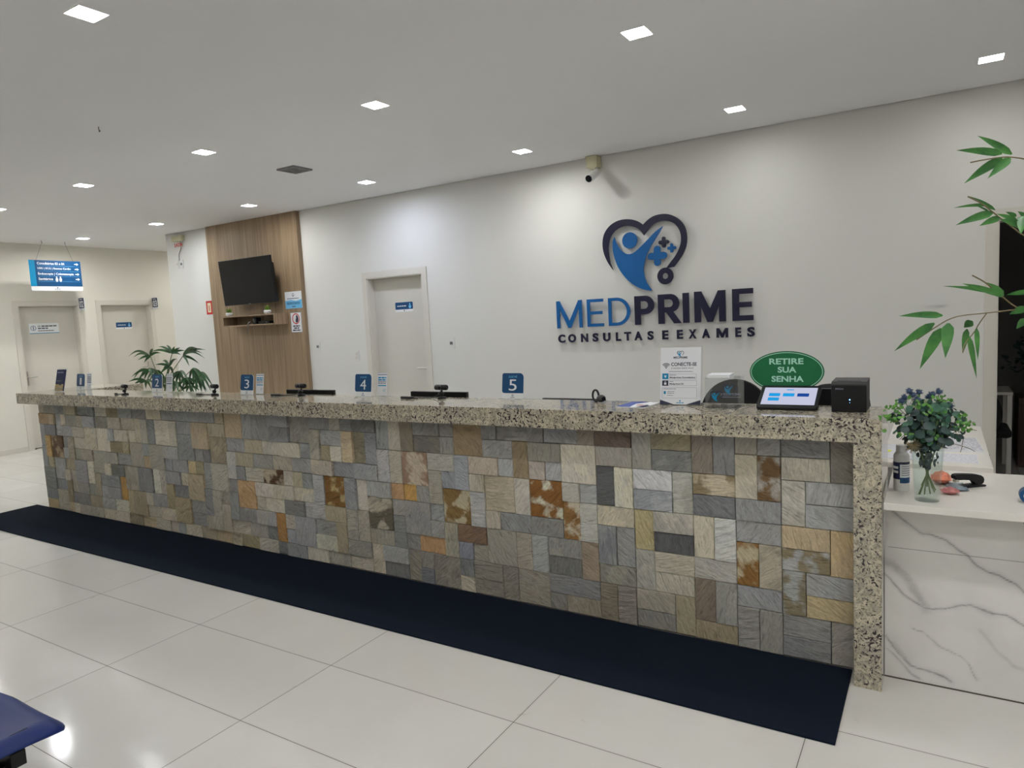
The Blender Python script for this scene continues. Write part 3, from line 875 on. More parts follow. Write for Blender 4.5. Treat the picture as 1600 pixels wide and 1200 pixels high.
hi = rel([(-2.026, 1.918), (-1.988, 1.966), (-1.945, 2.012), (-1.908, 2.070), (-1.887, 2.134), (-1.888, 2.202), (-1.912, 2.259), (-1.953, 2.304), (-2.023, 2.328), (-2.095, 2.325), (-2.147, 2.300), (-2.185, 2.261), (-2.219, 2.22), (-2.245, 2.261), (-2.288, 2.298), (-2.363, 2.325), (-2.439, 2.318), (-2.502, 2.285), (-2.544, 2.229), (-2.562, 2.158), (-2.560, 2.087), (-2.548, 2.010)])
def keep_smooth(seq, corners):
    out = []; seg = []
    for i, q_ in enumerate(seq):
        seg.append(q_)
        if i in corners or i == len(seq) - 1:
            out += smooth_open(seg, 2)[:-1] if len(seg) > 1 else seg[:-1]
            seg = [q_]
    return out + [seq[-1]]
ho_s = keep_smooth(ho, (10,)); hi_s = keep_smooth(hi, (12,))
q = Part(); q.prism([ho_s + hi_s], LG, DA, DB, M['logo_navy'])
cx, cz = -2.036 - OX, 1.853 - OZ
q.prism([circle(cx, cz, 0.072, 36), circle(cx, cz, 0.026, 24)[::-1]], LG, DA, DB + 0.0004, M['logo_navy'])
for (x, z) in ((-0.33, 0.47), (0.33, 0.40), (-0.1, 0.50), (0.17, -0.04)): q.prism([circle(x, z, 0.006, 10)], LG, 0.0, DA, M['steel'])
q.build('heart_outline', t)
body = rel([(-2.5, 2.236), (-2.476, 2.165), (-2.432, 2.101), (-2.387, 2.071), (-2.342, 2.07), (-2.296, 2.091), (-2.203, 2.166), (-2.12, 2.24), (-2.046, 2.282), (-2.092, 2.21), (-2.153, 2.133), (-2.2, 2.054), (-2.228, 1.973), (-2.235, 1.903), (-2.215, 1.817), (-2.159, 1.732), (-2.247, 1.749), (-2.336, 1.797), (-2.41, 1.867), (-2.469, 1.95), (-2.504, 2.039), (-2.521, 2.126), (-2.517, 2.197)])
body_s = keep_smooth(body, (8, 15)) + keep_smooth([body[-1], body[0]], ())[1:-1]
logo_part('figure_body', [body_s], M['logo_blue'], [(-0.12, 0.1), (-0.1, 0.2)])
logo_part('figure_head', [circle(-2.354 - OX, 2.191 - OZ, 0.071, 36)], M['logo_blue'], [(-0.144, 0.351)])
def plus(name, x, z, r, w_, m_):
    x -= OX; z -= OZ; h = w_ / 2
    L1 = rrect(x - r, x + r, z - h, z + h, h * 0.98); L2 = rrect(x - h, x + h, z - r, z + r, h * 0.98)
    q = Part(); q.prism([L1], LG, DA, DB, m_); q.prism([L2], LG, DA, DB + 0.0004, m_)
    q.prism([circle(x, z, 0.006, 10)], LG, 0.0, DA, M['steel'])
    q.build(name, t)
plus('plus_sign', -2.104, 2.032, 0.087, 0.060, M['logo_blue'])
plus('plus_sign', -2.042, 2.145, 0.047, 0.032, M['logo_navy'])
plus('plus_sign', -1.972, 2.088, 0.039, 0.026, M['logo_blue'])
def L_M(x0, x1, z0, z1, s_):
    c = (x0 + x1) / 2; sl = (z1 - z0) / (c - x0 - s_ * 0.9); tt = min(s_ * 0.86 * math.sqrt(1 + sl * sl), 0.47 * (z1 - z0)); k = s_ * 0.42
    return [[(x0, z0), (x0 + s_, z0), (x0 + s_, z1 - tt), (c - k, z0), (c + k, z0), (x1 - s_, z1 - tt), (x1 - s_, z0), (x1, z0), (x1, z1), (x1 - s_ * 1.1, z1), (c, z0 + tt * 0.92), (x0 + s_ * 1.1, z1), (x0, z1)]]
def L_E(x0, x1, z0, z1, s_, b_):
    zc = (z0 + z1) / 2; e = x1 - (x1 - x0) * 0.07
    return [[(x0, z0), (x1, z0), (x1, z0 + b_), (x0 + s_, z0 + b_), (x0 + s_, zc - b_ / 2), (e, zc - b_ / 2), (e, zc + b_ / 2), (x0 + s_, zc + b_ / 2), (x0 + s_, z1 - b_), (x1, z1 - b_), (x1, z1), (x0, z1)]]
def bowl(x0, x1, z0, z1, sq=0.45):
    r = (z1 - z0) / 2; xm = max(x0, x1 - r * 1.0); zc = (z0 + z1) / 2
    return [(xm + (x1 - xm) * math.cos(a), zc + r * math.sin(a)) for a in [(-90 + 180 * k / 16) * PI / 180 for k in range(17)]]
def L_D(x0, x1, z0, z1, s_, b_):
    return [[(x0, z0)] + bowl(x0, x1, z0, z1) + [(x0, z1)], ([(x0 + s_, z0 + b_)] + bowl(x0 + s_, x1 - s_, z0 + b_, z1 - b_) + [(x0 + s_, z1 - b_)])[::-1]]
def L_P(x0, x1, z0, z1, s_, b_, split=0.36):
    zb = z0 + (z1 - z0) * split
    return [[(x0, z0), (x0 + s_, z0), (x0 + s_, zb)] + bowl(x0 + s_, x1, zb, z1) + [(x0, z1)], ([(x0 + s_, zb + b_)] + bowl(x0 + s_, x1 - s_, zb + b_, z1 - b_) + [(x0 + s_, z1 - b_)])[::-1]]
def rel4(x0, x1, z0, z1): return (x0 - OX, x1 - OX, z0 - OZ, z1 - OZ)
z0_, z1_ = 1.438, 1.692
logo_part('letter', L_M(*rel4(-3.121, -2.853, z0_ - 0.004, z1_), 0.031), M['logo_blue'], [(-0.893, -0.28), (-0.661, -0.28)])
logo_part('letter', L_E(*rel4(-2.800, -2.635, z0_, z1_), 0.031, 0.028), M['logo_blue'], [(-0.573, -0.28)])
logo_part('letter', L_D(*rel4(-2.585, -2.373, z0_, z1_), 0.031, 0.028), M['logo_blue'], [(-0.357, -0.28)])
logo_part('letter', L_P(*rel4(-2.330, -2.146, z0_, z1_ + 0.002), 0.056, 0.048), M['logo_navy'], [(-0.09, -0.28)])
pl = rel4(-2.111, -1.907, z0_, z1_ + 0.003)
q = Part(); q.prism(L_P(pl[0], pl[1] - 0.012, pl[2], pl[3], 0.056, 0.046, 0.38), LG, DA, DB, M['logo_navy'])
q.prism([[(pl[0] + 0.062, pl[2] + 0.115), (pl[0] + 0.12, pl[2] + 0.125), (pl[1] + 0.004, pl[2]), (pl[1] - 0.062, pl[2])]], LG, DA, DB + 0.0004, M['logo_navy'])
q.prism([circle(pl[0] + 0.028, pl[2] + 0.1, 0.006, 10)], LG, 0, DA, M['steel']); q.build('letter', t)
a4 = rel4(-1.889, -1.833, z0_, z1_ + 0.004)
logo_part('letter', [rrect(*a4)], M['logo_navy'], [(a4[0] + 0.028, a4[2] + 0.1)])
logo_part('letter', L_M(*rel4(-1.788, -1.523, z0_, z1_ + 0.008), 0.056), M['logo_navy'], [(0.45, -0.28), (0.66, -0.28)])
logo_part('letter', L_E(*rel4(-1.469, -1.299, z0_, z1_ + 0.010), 0.056, 0.044), M['logo_navy'], [(0.77, -0.28)])
for ch, x0, x1 in (('C', -3.116, -3.043), ('O', -3.009, -2.928), ('N', -2.874, -2.802), ('S', -2.754, -2.697), ('U', -2.647, -2.575), ('L', -2.52, -2.472), ('T', -2.438, -2.373), ('A', -2.341, -2.266), ('S', -2.216, -2.161), ('E', -2.08, -2.025), ('E', -1.948, -1.895), ('X', -1.843, -1.776), ('A', -1.728, -1.659), ('M', -1.605, -1.508), ('E', -1.448, -1.4), ('S', -1.352, -1.291)):
    q = Part(); zc = 1.335 + (x0 + 3.116) * 0.005
    if ch == 'M': q.prism(L_M(x0 - OX, x1 - OX, zc - 0.040 - OZ, zc + 0.040 - OZ, 0.021), LG, DA, DB, M['logo_navy'])
    else: q.text(ch, LG, DA, DB, M['logo_navy'], box=(x0 - OX, x1 - OX, zc - 0.040 - OZ, zc + 0.040 - OZ), bold=0.028 if ch in 'MN' else 0.042)
    q.box((x0 + x1) / 2 - OX - 0.004, (x0 + x1) / 2 - OX + 0.004, -DA, 0, zc - OZ - 0.034, zc - OZ - 0.026, M['steel'])
    q.build('letter', t)

# ------------------------------------------------------------------ reception counter
XL, XR2 = -7.23, -0.186
YG, YGB = 2.969, 3.335
YS = 3.112
t = thing('reception_counter', 'long reception counter with speckled granite top and stone tile front', 'reception counter', (0, 0, 0))
q = Part()
q.box(XL, XR2, YG, YGB, ZT - 0.03, ZT, M['granite'], 0.0015, seg=1)
q.box(XL, XR2, YG, YG + 0.03, 1.005, ZT - 0.03, M['granite'])
q.box(XL, XL + 0.03, YG + 0.03, YGB, 1.005, ZT - 0.03, M['granite'])
q.build('granite_top', t)
q = Part(); q.box(-0.286, XR2, YG, YGB, 0.0, 1.005, M['granite'], 0.0015, seg=1); q.box(-0.286, XR2, YG + 0.03, YGB, 1.005, ZT - 0.03, M['granite']); q.build('granite_leg', t)
q = Part(); q.box(XL, -6.70, YGB, 3.86, ZT - 0.03, ZT, M['granite'], 0.0015, seg=1); q.box(-6.73, -6.70, YGB, 3.86, 1.005, ZT - 0.03, M['granite']); q.box(XL, -6.73, 3.83, 3.86, 1.005, ZT - 0.03, M['granite'])
q.build('granite_return', t)
q = Part(); q.box(-7.125, -0.287, YS + 0.004, YGB - 0.02, 0.0, ZT - 0.03, M['grout']); q.box(-7.125, -6.80, YGB - 0.02, 3.80, 0.0, ZT - 0.03, M['white']); q.build('core', t)

# stone cladding: the tile layout read off the photograph for the near part, random for the far part
CW, CH = 0.0977, 0.1005
GR1, GR2, GR3, GRD = (128, 130, 131), (140, 142, 143), (118, 120, 121), (104, 106, 108)
BE1, BE2, BE3, TAN, OLV, LIGHT = (160, 154, 138), (148, 143, 128), (170, 160, 142), (158, 140, 108), (136, 126, 98), (172, 170, 162)
tiles = [
 (0,0,1,2,(122,121,120)),(1,0,2,1,(116,118,122)),(1,1,2,1,(172,166,150)),(2,2,1,2,(160,158,148)),(0,2,2,1,(142,145,147)),(0,3,2,1,(138,142,145)),
 (1,4,2,1,(165,146,112)),(0,4,1,2,(168,145,108)),(1,5,2,1,(138,141,143),(150,138,110)),(2,6,1,2,(132,136,137),(146,136,112)),(0,6,2,1,(134,138,143)),(0,7,2,1,(166,148,106)),
 (1,8,2,1,(116,118,120)),(1,9,2,1,(112,114,116)),(0,8,1,2,(130,126,118)),
 (3,0,1,1,(134,136,138)),(4,0,1,1,(142,138,126)),(3,1,1,2,(140,138,132),(128,102,70)),(4,1,1,2,(162,154,134)),(3,3,2,1,(122,125,128)),(3,4,2,1,(130,133,137)),
 (4,5,1,2,(160,148,116),(150,112,62)),(3,5,1,2,(150,141,122)),(3,7,2,1,(124,127,131)),(4,8,1,2,(122,121,116)),(3,8,1,2,(118,118,112)),
 (6,0,1,2,(124,115,108)),(5,0,1,2,(120,122,124)),(5,2,2,1,(168,155,128),(158,142,112)),(5,3,2,1,(102,106,110)),(6,4,1,2,(174,163,140)),(5,4,1,2,(176,173,162)),
 (5,6,2,1,(146,145,141)),(6,7,1,2,(112,98,84)),(5,7,1,2,(130,131,125)),(5,9,2,1,(134,120,94)),
 (7,0,2,1,(132,124,102)),(7,1,2,1,(128,131,129)),(9,0,1,2,(136,136,132)),(8,2,2,1,(184,184,184)),(8,3,2,1,(136,141,148)),(7,2,1,2,(150,151,143)),
 (7,4,2,1,(156,152,140)),(7,5,2,1,(74,77,82)),(9,4,1,2,(154,142,100)),(7,6,2,1,(152,146,133)),(7,7,2,1,(150,146,132)),(9,6,1,2,(147,145,134)),(8,8,2,1,(138,133,120)),(7,8,1,2,(134,126,104)),(8,9,2,1,(106,106,106)),
 (10,0,2,1,(104,88,80)),(10,1,2,1,(146,142,134)),(11,2,1,2,(78,82,86)),(10,2,1,2,(178,168,152)),(10,4,2,1,(176,162,136)),(11,5,1,2,(118,122,124)),(10,5,1,2,(120,123,126)),(10,7,2,1,(130,127,115)),(11,8,1,2,(112,104,88)),(10,8,1,2,(118,112,105)),
 (12,0,1,1,(128,118,106)),(12,1,2,2,(168,163,151)),(12,3,1,1,(138,141,142)),(13,3,1,1,(166,162,150)),(12,4,1,2,(154,155,150)),(13,4,1,2,(168,158,134),(156,118,70)),(12,6,1,2,(130,114,96)),
 (13,0,2,1,(122,124,126)),(15,0,1,1,(122,122,124)),(16,0,2,1,(124,124,120)),(18,0,1,1,(120,120,117)),(14,1,2,1,(128,126,117)),(16,1,1,2,(134,116,86)),(17,1,2,1,(140,141,139)),
 (15,2,1,1,(152,142,133)),(14,2,1,1,(138,140,142)),(17,2,1,1,(138,142,146)),(14,3,2,2,(180,168,146),(148,104,56)),(16,3,1,2,(166,160,148)),(17,3,2,2,(156,145,122)),
 (14,5,2,1,(118,121,122)),(16,5,2,1,(120,123,126)),(18,5,1,1,(158,149,134)),(13,6,2,1,(132,131,122)),(13,7,2,1,(102,105,106)),(15,6,1,2,(134,138,136)),(16,6,1,2,(138,131,117)),(17,6,2,2,(132,127,114)),
 (12,8,3,1,(112,113,113)),(14,9,1,1,(112,110,106)),(12,9,2,1,(130,123,110)),(15,8,2,2,(128,123,112)),(17,8,1,2,(112,109,102)),(18,8,2,1,(118,115,108)),(18,9,2,1,(124,118,106)),
 (19,0,2,2,(136,116,86)),(21,0,1,1,(116,116,120)),(21,1,1,1,(126,126,122)),(22,0,2,1,(122,122,121)),(22,1,2,1,(110,107,99)),(24,0,1,2,(116,109,96)),
 (18,2,2,1,(156,144,130)),(20,2,1,2,(130,135,144)),(21,2,2,1,(140,137,127)),(21,3,1,1,(128,134,145)),(22,3,1,2,(136,133,122)),(23,2,2,2,(160,146,124),(164,136,116)),
 (19,3,1,1,(150,146,132)),(20,4,2,2,(154,144,112),(146,118,74)),(19,4,1,2,(152,153,151)),(22,5,1,1,(124,128,129)),(22,6,1,1,(130,131,128)),(23,4,1,1,(124,125,121)),(24,4,1,1,(178,132,58)),
 (23,5,2,2,(118,119,121)),(21,6,1,2,(132,129,114)),(19,6,2,1,(112,86,64)),(20,7,1,1,(118,122,133)),(19,7,1,1,(130,126,116)),(22,7,2,1,(164,122,78)),(24,7,1,1,(118,118,116)),
 (23,8,1,1,(120,118,111)),(24,8,1,2,(116,112,104)),(23,9,1,1,(100,103,110)),(21,8,2,2,(125,119,107)),(20,8,1,1,(110,113,114)),
 (30,4,2,2,(160,140,86),(140,104,58)),(39,5,2,2,(172,134,92)),(36,7,1,2,(160,112,56)),(36,4,2,1,(150,136,112),(96,70,50)),(56,6,1,2,(160,118,58)),(66,3,2,2,(142,120,92),(116,94,74)),(68,3,1,2,(168,132,76)),(68,1,2,1,(150,124,94)),(26,5,2,2,(146,140,120),(118,112,96)),
 (28,1,1,2,(122,116,92)),(33,0,2,2,(128,126,120)),(45,5,2,2,(150,136,110)),(50,3,2,2,(136,132,118)),(59,4,2,2,(140,138,128)),(62,7,2,1,(126,124,116)),(25,2,1,2,(150,144,128)),(47,7,2,2,(146,132,104)),(53,7,2,2,(138,126,100)),(42,2,2,2,(140,128,104)),
]
NC, NR = 70, 10
occ = [[None] * NR for _ in range(NC)]
rs = random.Random(11)
final = []
def place(c, r, w_, h_, col, st=None):
    for i in range(c, c + w_):
        for j in range(r, r + h_):
            if i >= NC or j >= NR or occ[i][j]: return False
    for i in range(c, c + w_):
        for j in range(r, r + h_): occ[i][j] = True
    final.append((c, r, w_, h_, col, st)); return True
for tl in tiles:
    place(*tl)
PAL = [(GR1, 5), (GR2, 4), (GR3, 4), (GRD, 2), (BE1, 4), (BE2, 5), (BE3, 2), ((138, 134, 122), 4), ((146, 136, 112), 3), (TAN, 2), (OLV, 2), ((126, 130, 136), 3), ((160, 120, 76), 0.5)]
def pick():
    s_ = sum(w_ for _, w_ in PAL); x = rs.uniform(0, s_)
    for c_, w_ in PAL:
        x -= w_
        if x <= 0: d_ = rs.uniform(-9, 9); return tuple(max(0, min(255, v + d_ + rs.uniform(-1.5, 1.5))) for v in c_)
for c in range(NC):
    for r in range(NR):
        if occ[c][r]: continue
        ops_ = [(2, 1), (1, 2), (2, 2), (1, 1)]
        wts = [0.34, 0.34, 0.17, 0.15]
        order = sorted(range(4), key=lambda i: -rs.random() ** (1 / wts[i]))
        for i in order:
            if place(c, r, ops_[i][0], ops_[i][1], pick()): break
vs = []; fs = []; c1 = []; c2 = []; sd = []
for (c, r, w_, h_, col, st) in final:
    rel_ = 0.013 if c < 26 else 0.022
    dep = rs.uniform(0.0, rel_); g = 0.0011
    x1 = -0.287 - c * CW - g; x0 = -0.287 - (c + w_) * CW + g
    z1 = 1.005 - r * CH - g; z0 = max(0.0105, 1.005 - (r + h_) * CH + g)
    y = YS - 0.012 - dep; yb_ = YS + 0.004
    e = 0.0022
    j = lambda: rs.uniform(-0.0018, 0.0012)
    tilt = rs.uniform(-0.002, 0.002)
    b = len(vs)
    ring0 = [(x0, yb_, z0), (x1, yb_, z0), (x1, yb_, z1), (x0, yb_, z1)]
    ring1 = [(x0 + max(0, j()), y + e, z0 + max(0, j())), (x1 - max(0, j()), y + e, z0 + max(0, j())), (x1 - max(0, j()), y + e, z1 - max(0, j())), (x0 + max(0, j()), y + e, z1 - max(0, j()))]
    ring2 = [(x0 + e, y + tilt, z0 + e), (x1 - e, y - tilt, z0 + e), (x1 - e, y - tilt, z1 - e), (x0 + e, y + tilt, z1 - e)]
    vs += ring0 + ring1 + ring2
    for k in range(4):
        k2 = (k + 1) % 4
        fs.append([b + k, b + k2, b + 4 + k2, b + 4 + k]); fs.append([b + 4 + k, b + 4 + k2, b + 8 + k2, b + 8 + k])
    fs.append([b + 8, b + 9, b + 10, b + 11])
    f_ = rs.uniform(0.90, 1.04); u_ = rs.uniform(-3, 5); w3 = (u_, u_ * 0.5, -u_)
    gm = sum(col) / 3; col = tuple(min(238, (v * 0.68 + (gm + wv) * 0.32) * 1.36 + 8) for v, wv in zip(col, (5, 1, -7))); st = tuple(v * 1.06 for v in st) if st else None
    cl = lin(col)
    sl = lin(st) if st else lin(tuple(max(0, min(255, v * f_ + g_)) for v, g_ in zip(col, w3)))
    c1 += [cl + (1,)] * 12; c2 += [sl + (1,)] * 12; sd += [rs.random()] * 12
me = bpy.data.meshes.new('stone_cladding'); me.from_pydata(vs, [], fs); me.materials.append(M['stone']); me.update()
b_ = bmesh.new(); b_.from_mesh(me); bmesh.ops.recalc_face_normals(b_, faces=b_.faces[:]); b_.to_mesh(me); b_.free()
for nm, dat in (('stone_tone', c1), ('stain_tone', c2)):
    a = me.attributes.new(nm, 'FLOAT_COLOR', 'POINT'); a.data.foreach_set('color', [v for cc in dat for v in cc])
a = me.attributes.new('tile_seed', 'FLOAT', 'POINT'); a.data.foreach_set('value', sd)
o = bpy.data.objects.new('stone_cladding', me); C.objects.link(o); o.parent = t

# mat in front
q = Part(); q.box(-7.36, -0.303, 2.517, 3.090, 0.0005, 0.009, M['mat'], 0.002)
tag(q.build('floor_mat'), 'long dark navy floor mat along the foot of the counter', 'floor mat')

# ------------------------------------------------------------------ right hand desk with marble front
t = thing('side_desk', 'low white desk with veined marble front at the right end of the counter', 'desk', (0, 0, 0))
q = Part(); q.box(-0.178, 1.45, 2.945, 3.60, 0.752, 0.78, M['white'], 0.0015, seg=1); q.build('desk_top', t)
q = Part(); q.box(1.40, 1.43, 3.13, 3.55, 0.0, 0.752, M['white']); q.build('side_panel', t)
nx, nz = 240, 112
X0, X1 = -0.184, 1.43
def vein_paths():
    P_ = []
    def px(l): return [(at(x, y, 3.11).x, at(x, y, 3.11).z) for x, y in l]
    P_.append((px([(1392, 797), (1420, 820), (1440, 832), (1480, 845), (1500, 862), (1530, 885), (1560, 900), (1585, 912), (1600, 926), (1630, 950)]), 0.0034, 1.0))
    P_.append((px([(1381, 895), (1400, 916), (1420, 935), (1446, 952), (1475, 953), (1500, 946), (1515, 945), (1532, 951), (1550, 960), (1570, 962), (1600, 977), (1640, 1000)]), 0.0036, 0.95))
    P_.append((px([(1380, 876), (1396, 884), (1410, 897), (1424, 915), (1434, 930), (1446, 950)]), 0.020, 0.55))
    P_.append((px([(1404, 886), (1420, 902)]), 0.004, 0.6))
    P_.append((px([(1384, 993), (1395, 1005), (1405, 1022), (1425, 1040), (1450, 1048), (1468, 1058), (1486, 1066)]), 0.0040, 0.95))
    P_.append((px([(1386, 1012), (1400, 1028), (1416, 1042), (1435, 1062)]), 0.0028, 0.7))
    P_.append((px([(1396, 1006), (1410, 1022), (1424, 1040)]), 0.010, 0.45))
    P_.append((px([(1424, 982), (1440, 985), (1456, 1000), (1468, 1010), (1500, 1024), (1528, 1060)]), 0.0026, 0.6))
    P_.append((px([(1530, 985), (1560, 1020), (1585, 1040), (1620, 1060)]), 0.010, 0.28))
    P_.append(([(0.55, 0.72), (0.75, 0.5), (0.9, 0.42), (1.2, 0.15), (1.4, 0.1)], 0.004, 0.9))
    P_.append(([(0.7, 0.75), (0.95, 0.62), (1.2, 0.5), (1.43, 0.45)], 0.006, 0.6))
    return P_
def segd(px_, pz, a, b):
    dx, dz = b[0] - a[0], b[1] - a[1]; L2 = dx * dx + dz * dz or 1e-9
    u = max(0, min(1, ((px_ - a[0]) * dx + (pz - a[1]) * dz) / L2))
    return math.hypot(px_ - a[0] - u * dx, pz - a[1] - u * dz)
VP = vein_paths()
from mathutils import noise as mn
nx, nz = 330, 150
vs = []; fs = []; ve = []
for j in range(nz + 1):
    for i in range(nx + 1):
        x = X0 + (X1 - X0) * i / nx; z = 0.004 + 0.748 * j / nz
        vs.append((x, 3.112, z))
        wx = x + 0.010 * mn.noise(V3((x * 22, z * 22, 1.3))); wz = z + 0.010 * mn.noise(V3((x * 22, z * 22, 7.7)))
        val = 0.0
        for path, wd, st in VP:
            dmin = min(segd(wx, wz, a, b) for a, b in zip(path, path[1:]))
            if dmin < wd * 6:
                w2 = wd * (1 + 0.6 * mn.noise(V3((x * 9, z * 9, wd * 900))))
                val = max(val, 0.85 * st * math.exp(-(dmin / w2) ** 2), 0.22 * st * math.exp(-(dmin / (w2 * 3.5)) ** 2))
        ve.append(min(1, val))
        if i < nx and j < nz:
            b = j * (nx + 1) + i; fs.append([b, b + 1, b + nx + 2, b + nx + 1])
nb = len(vs)
vs += [(X0, 3.13, 0.004), (X1, 3.13, 0.004), (X1, 3.13, 0.752), (X0, 3.13, 0.752)]; ve += [0] * 4
fs += [[nb + 1, nb, nb + 3, nb + 2], [0, nx, nb + 1, nb], [nz * (nx + 1), nb + 3, nb + 2, nz * (nx + 1) + nx][::-1], [0, nb, nb + 3, nz * (nx + 1)], [nx, nz * (nx + 1) + nx, nb + 2, nb + 1]]
me = bpy.data.meshes.new('marble_front'); me.from_pydata(vs, [], fs); me.materials.append(M['marble']); me.update()
a = me.attributes.new('vein', 'FLOAT', 'POINT'); a.data.foreach_set('value', ve)
o = bpy.data.objects.new('marble_front', me); C.objects.link(o); o.parent = t
q = Part(); q.box(X0 + 0.012, X1, 3.1112, 3.1125, 0.5535, 0.5550, M['grey'])
q.box(X0, X1, 3.109, 3.114, 0.0, 0.0035, M['grout']); q.build('joint_lines', t)
q = Part(); q.tube(smooth_open([(0.29, 3.09, 0.742), (0.262, 3.08, 0.735), (0.275, 3.07, 0.705), (0.33, 3.08, 0.68), (0.42, 3.09, 0.70), (0.45, 3.09, 0.742)]), 0.0035, M['cable'], 6)
tag(q.build('cable'), 'black cable looping under the edge of the low white desk', 'cable')

# second white desk behind
t = thing('office_desk', 'white office desk covered with papers behind the low desk', 'desk', (0, 0, 0))
q = Part(); q.box(-0.232, 0.205, 3.60, 4.74, 0.775, 0.802, M['white'], 0.0015, seg=1); q.build('desk_top', t)
q = Part(); q.box(-0.228, -0.205, 3.70, 4.70, 0.0, 0.775, M['white']); q.build('side_panel', t)
q = Part(); q.box(0.10, 0.125, 3.72, 4.70, 0.0, 0.775, M['white']); q.build('side_panel', t)

def striped(name, base, ink, scale, amt):
    mt = mat(name, base, 0.6); k = NT(mt); b = mt.node_tree.nodes['Principled BSDF']
    tc = k.n('ShaderNodeTexCoord').outputs['Object']
    wv = k.n('ShaderNodeTexWave', wave_type='BANDS', bands_direction='Y', i_Scale=scale, i_Vector=tc).outputs[0]
    nz_ = k.n('ShaderNodeTexNoise', i_Scale=90.0, i_Vector=tc).outputs[0]
    f = k.math('MULTIPLY', k.ramp(wv, [(0.6, 0.0), (0.75, amt)]), k.ramp(nz_, [(0.42, 0.0), (0.5, 1.0)]))
    k.l(k.mix(f, lin(base), lin(ink)), b.inputs['Base Color'])
    return mt
M['printed'] = striped('printed_page', (226, 226, 232), (70, 72, 92), 22, 0.9)
M['printed_pale'] = striped('pale_printed_page', (228, 228, 234), (150, 152, 170), 26, 0.6)
def sheet(x, y, w_, d_, rz, lab, m_, h_=0.001, z=0.802, extra=None, name='paper_sheet', cat='paper'):
    t = thing(name, lab, cat, (x, y, z), rz)
    q = Part(); q.box(-w_ / 2, w_ / 2, -d_ / 2, d_ / 2, 0, h_, M['paper']); q.box(-w_ / 2 + 0.002, w_ / 2 - 0.002, -d_ / 2 + 0.002, d_ / 2 - 0.002, h_, h_ + 0.0003, m_)
    q.build('page', t)
    if extra:
        q = Part(); q.box(*extra, h_ + 0.0003, h_ + 0.0007, M['yellow']); q.build('highlight', t)
    return t
sheet(0.055, 4.10, 0.24, 0.34, 0.06, 'stack of printed pages with yellow highlight on the office desk', M['printed'], 0.012, extra=(-0.115, -0.05, -0.165, -0.13), name='paper_stack')
sheet(0.03, 3.78, 0.25, 0.20, 0.0, 'faintly printed sheet at the front edge of the office desk', M['printed_pale'])
sheet(-0.02, 4.42, 0.21, 0.20, 0.2, 'blank sheet behind the page stack on the office desk', M['printed_pale'])
sheet(-0.20, 3.86, 0.21, 0.36, -0.03, 'form with lines and yellow mark beside the granite leg', M['printed_pale'], 0.004, extra=(-0.03, 0.0, -0.03, 0.02))

# things on the low desk
t = thing('pill_bottle', 'white plastic bottle with blue and white label left of the vase', 'bottle', (-0.128, 3.17, 0.78))
q = Part(); q.lathe([(0.027, 0), (0.029, 0.004), (0.029, 0.145), (0.024, 0.155), (0.018, 0.160)], (0, 0, 0), M['plastic_w'], 24); q.build('body', t)
q = Part(); q.lathe([(0.0185, 0.158), (0.0195, 0.160), (0.0195, 0.184), (0.017, 0.187)], (0, 0, 0), M['plastic_w'], 24); q.build('cap', t)
q = Part(); n = 24
def wrap(a0, a1, z0, z1, m_, r=0.0295):
    k_ = 10; vs_ = []
    for i in range(k_ + 1):
        a = math.radians(a0 + (a1 - a0) * i / k_)
        vs_ += [(r * math.cos(a), r * math.sin(a), z0), (r * math.cos(a), r * math.sin(a), z1)]
    q.add(vs_, [[2 * i, 2 * i + 2, 2 * i + 3, 2 * i + 1] for i in range(k_)], m_, True)
wrap(170, 262, 0.05, 0.12, M['navy']); wrap(262, 380, 0.035, 0.12, M['white_print']); wrap(262, 380, 0.035, 0.058, M['blue'], 0.0297); wrap(262, 380, 0.112, 0.122, M['ink'], 0.0297)
for k_ in range(5): wrap(275, 370, 0.066 + k_ * 0.009, 0.069 + k_ * 0.009, M['ink_grey'], 0.0297)
for k_ in range(2): wrap(180, 250, 0.075 + k_ * 0.018, 0.085 + k_ * 0.018, M['white_print'], 0.0297)
q.build('label_wrap', t)

VX, VY = -0.036, 3.04
t = thing('glass_vase', 'clear tapered glass vase holding the artificial flowers', 'vase', (VX, VY, 0.78))
q = Part(); q.lathe([(0.0, 0.0), (0.040, 0.0), (0.043, 0.004), (0.047, 0.08), (0.058, 0.232), (0.0555, 0.232), (0.0445, 0.08), (0.040, 0.020), (0.0, 0.016)], (0, 0, 0), M['glass'], 40); q.build('glass_body', t)

t = thing('flower_bouquet', 'artificial bouquet of eucalyptus and blue thistles in the vase', 'flowers', (VX, VY, 0.80))
rr = random.Random(3)
for k in range(9):
    a = k * 2 * PI / 9 + 0.3
    q = Part(); q.tube(smooth_open([(0.028 * math.cos(a + 2.7), 0.028 * math.sin(a + 2.7), 0.004 * k), (0.006 * math.cos(a), 0.006 * math.sin(a), 0.10), (0.035 * math.cos(a), 0.035 * math.sin(a), 0.21), (0.07 * math.cos(a), 0.07 * math.sin(a), 0.30)]), 0.0026, M['stem'], 6)
    q.build('stem', t)
def disc_leaf(q, c, n_, r, m_, el=1.0):
    n_ = n_.normalized(); u = n_.orthogonal().normalized(); v = n_.cross(u)
    a0 = rr.uniform(0, 6.28); u, v = u * math.cos(a0) + v * math.sin(a0), v * math.cos(a0) - u * math.sin(a0)
    pts = [c + n_ * r * 0.12]
    for k in range(9):
        a = 2 * PI * k / 9; pts.append(c + u * r * math.cos(a) + v * r * el * math.sin(a) + n_ * r * (0.12 * math.cos(2 * a)))
    q.add(pts, [[0, 1 + k, 1 + (k + 1) % 9] for k in range(9)], m_, True)
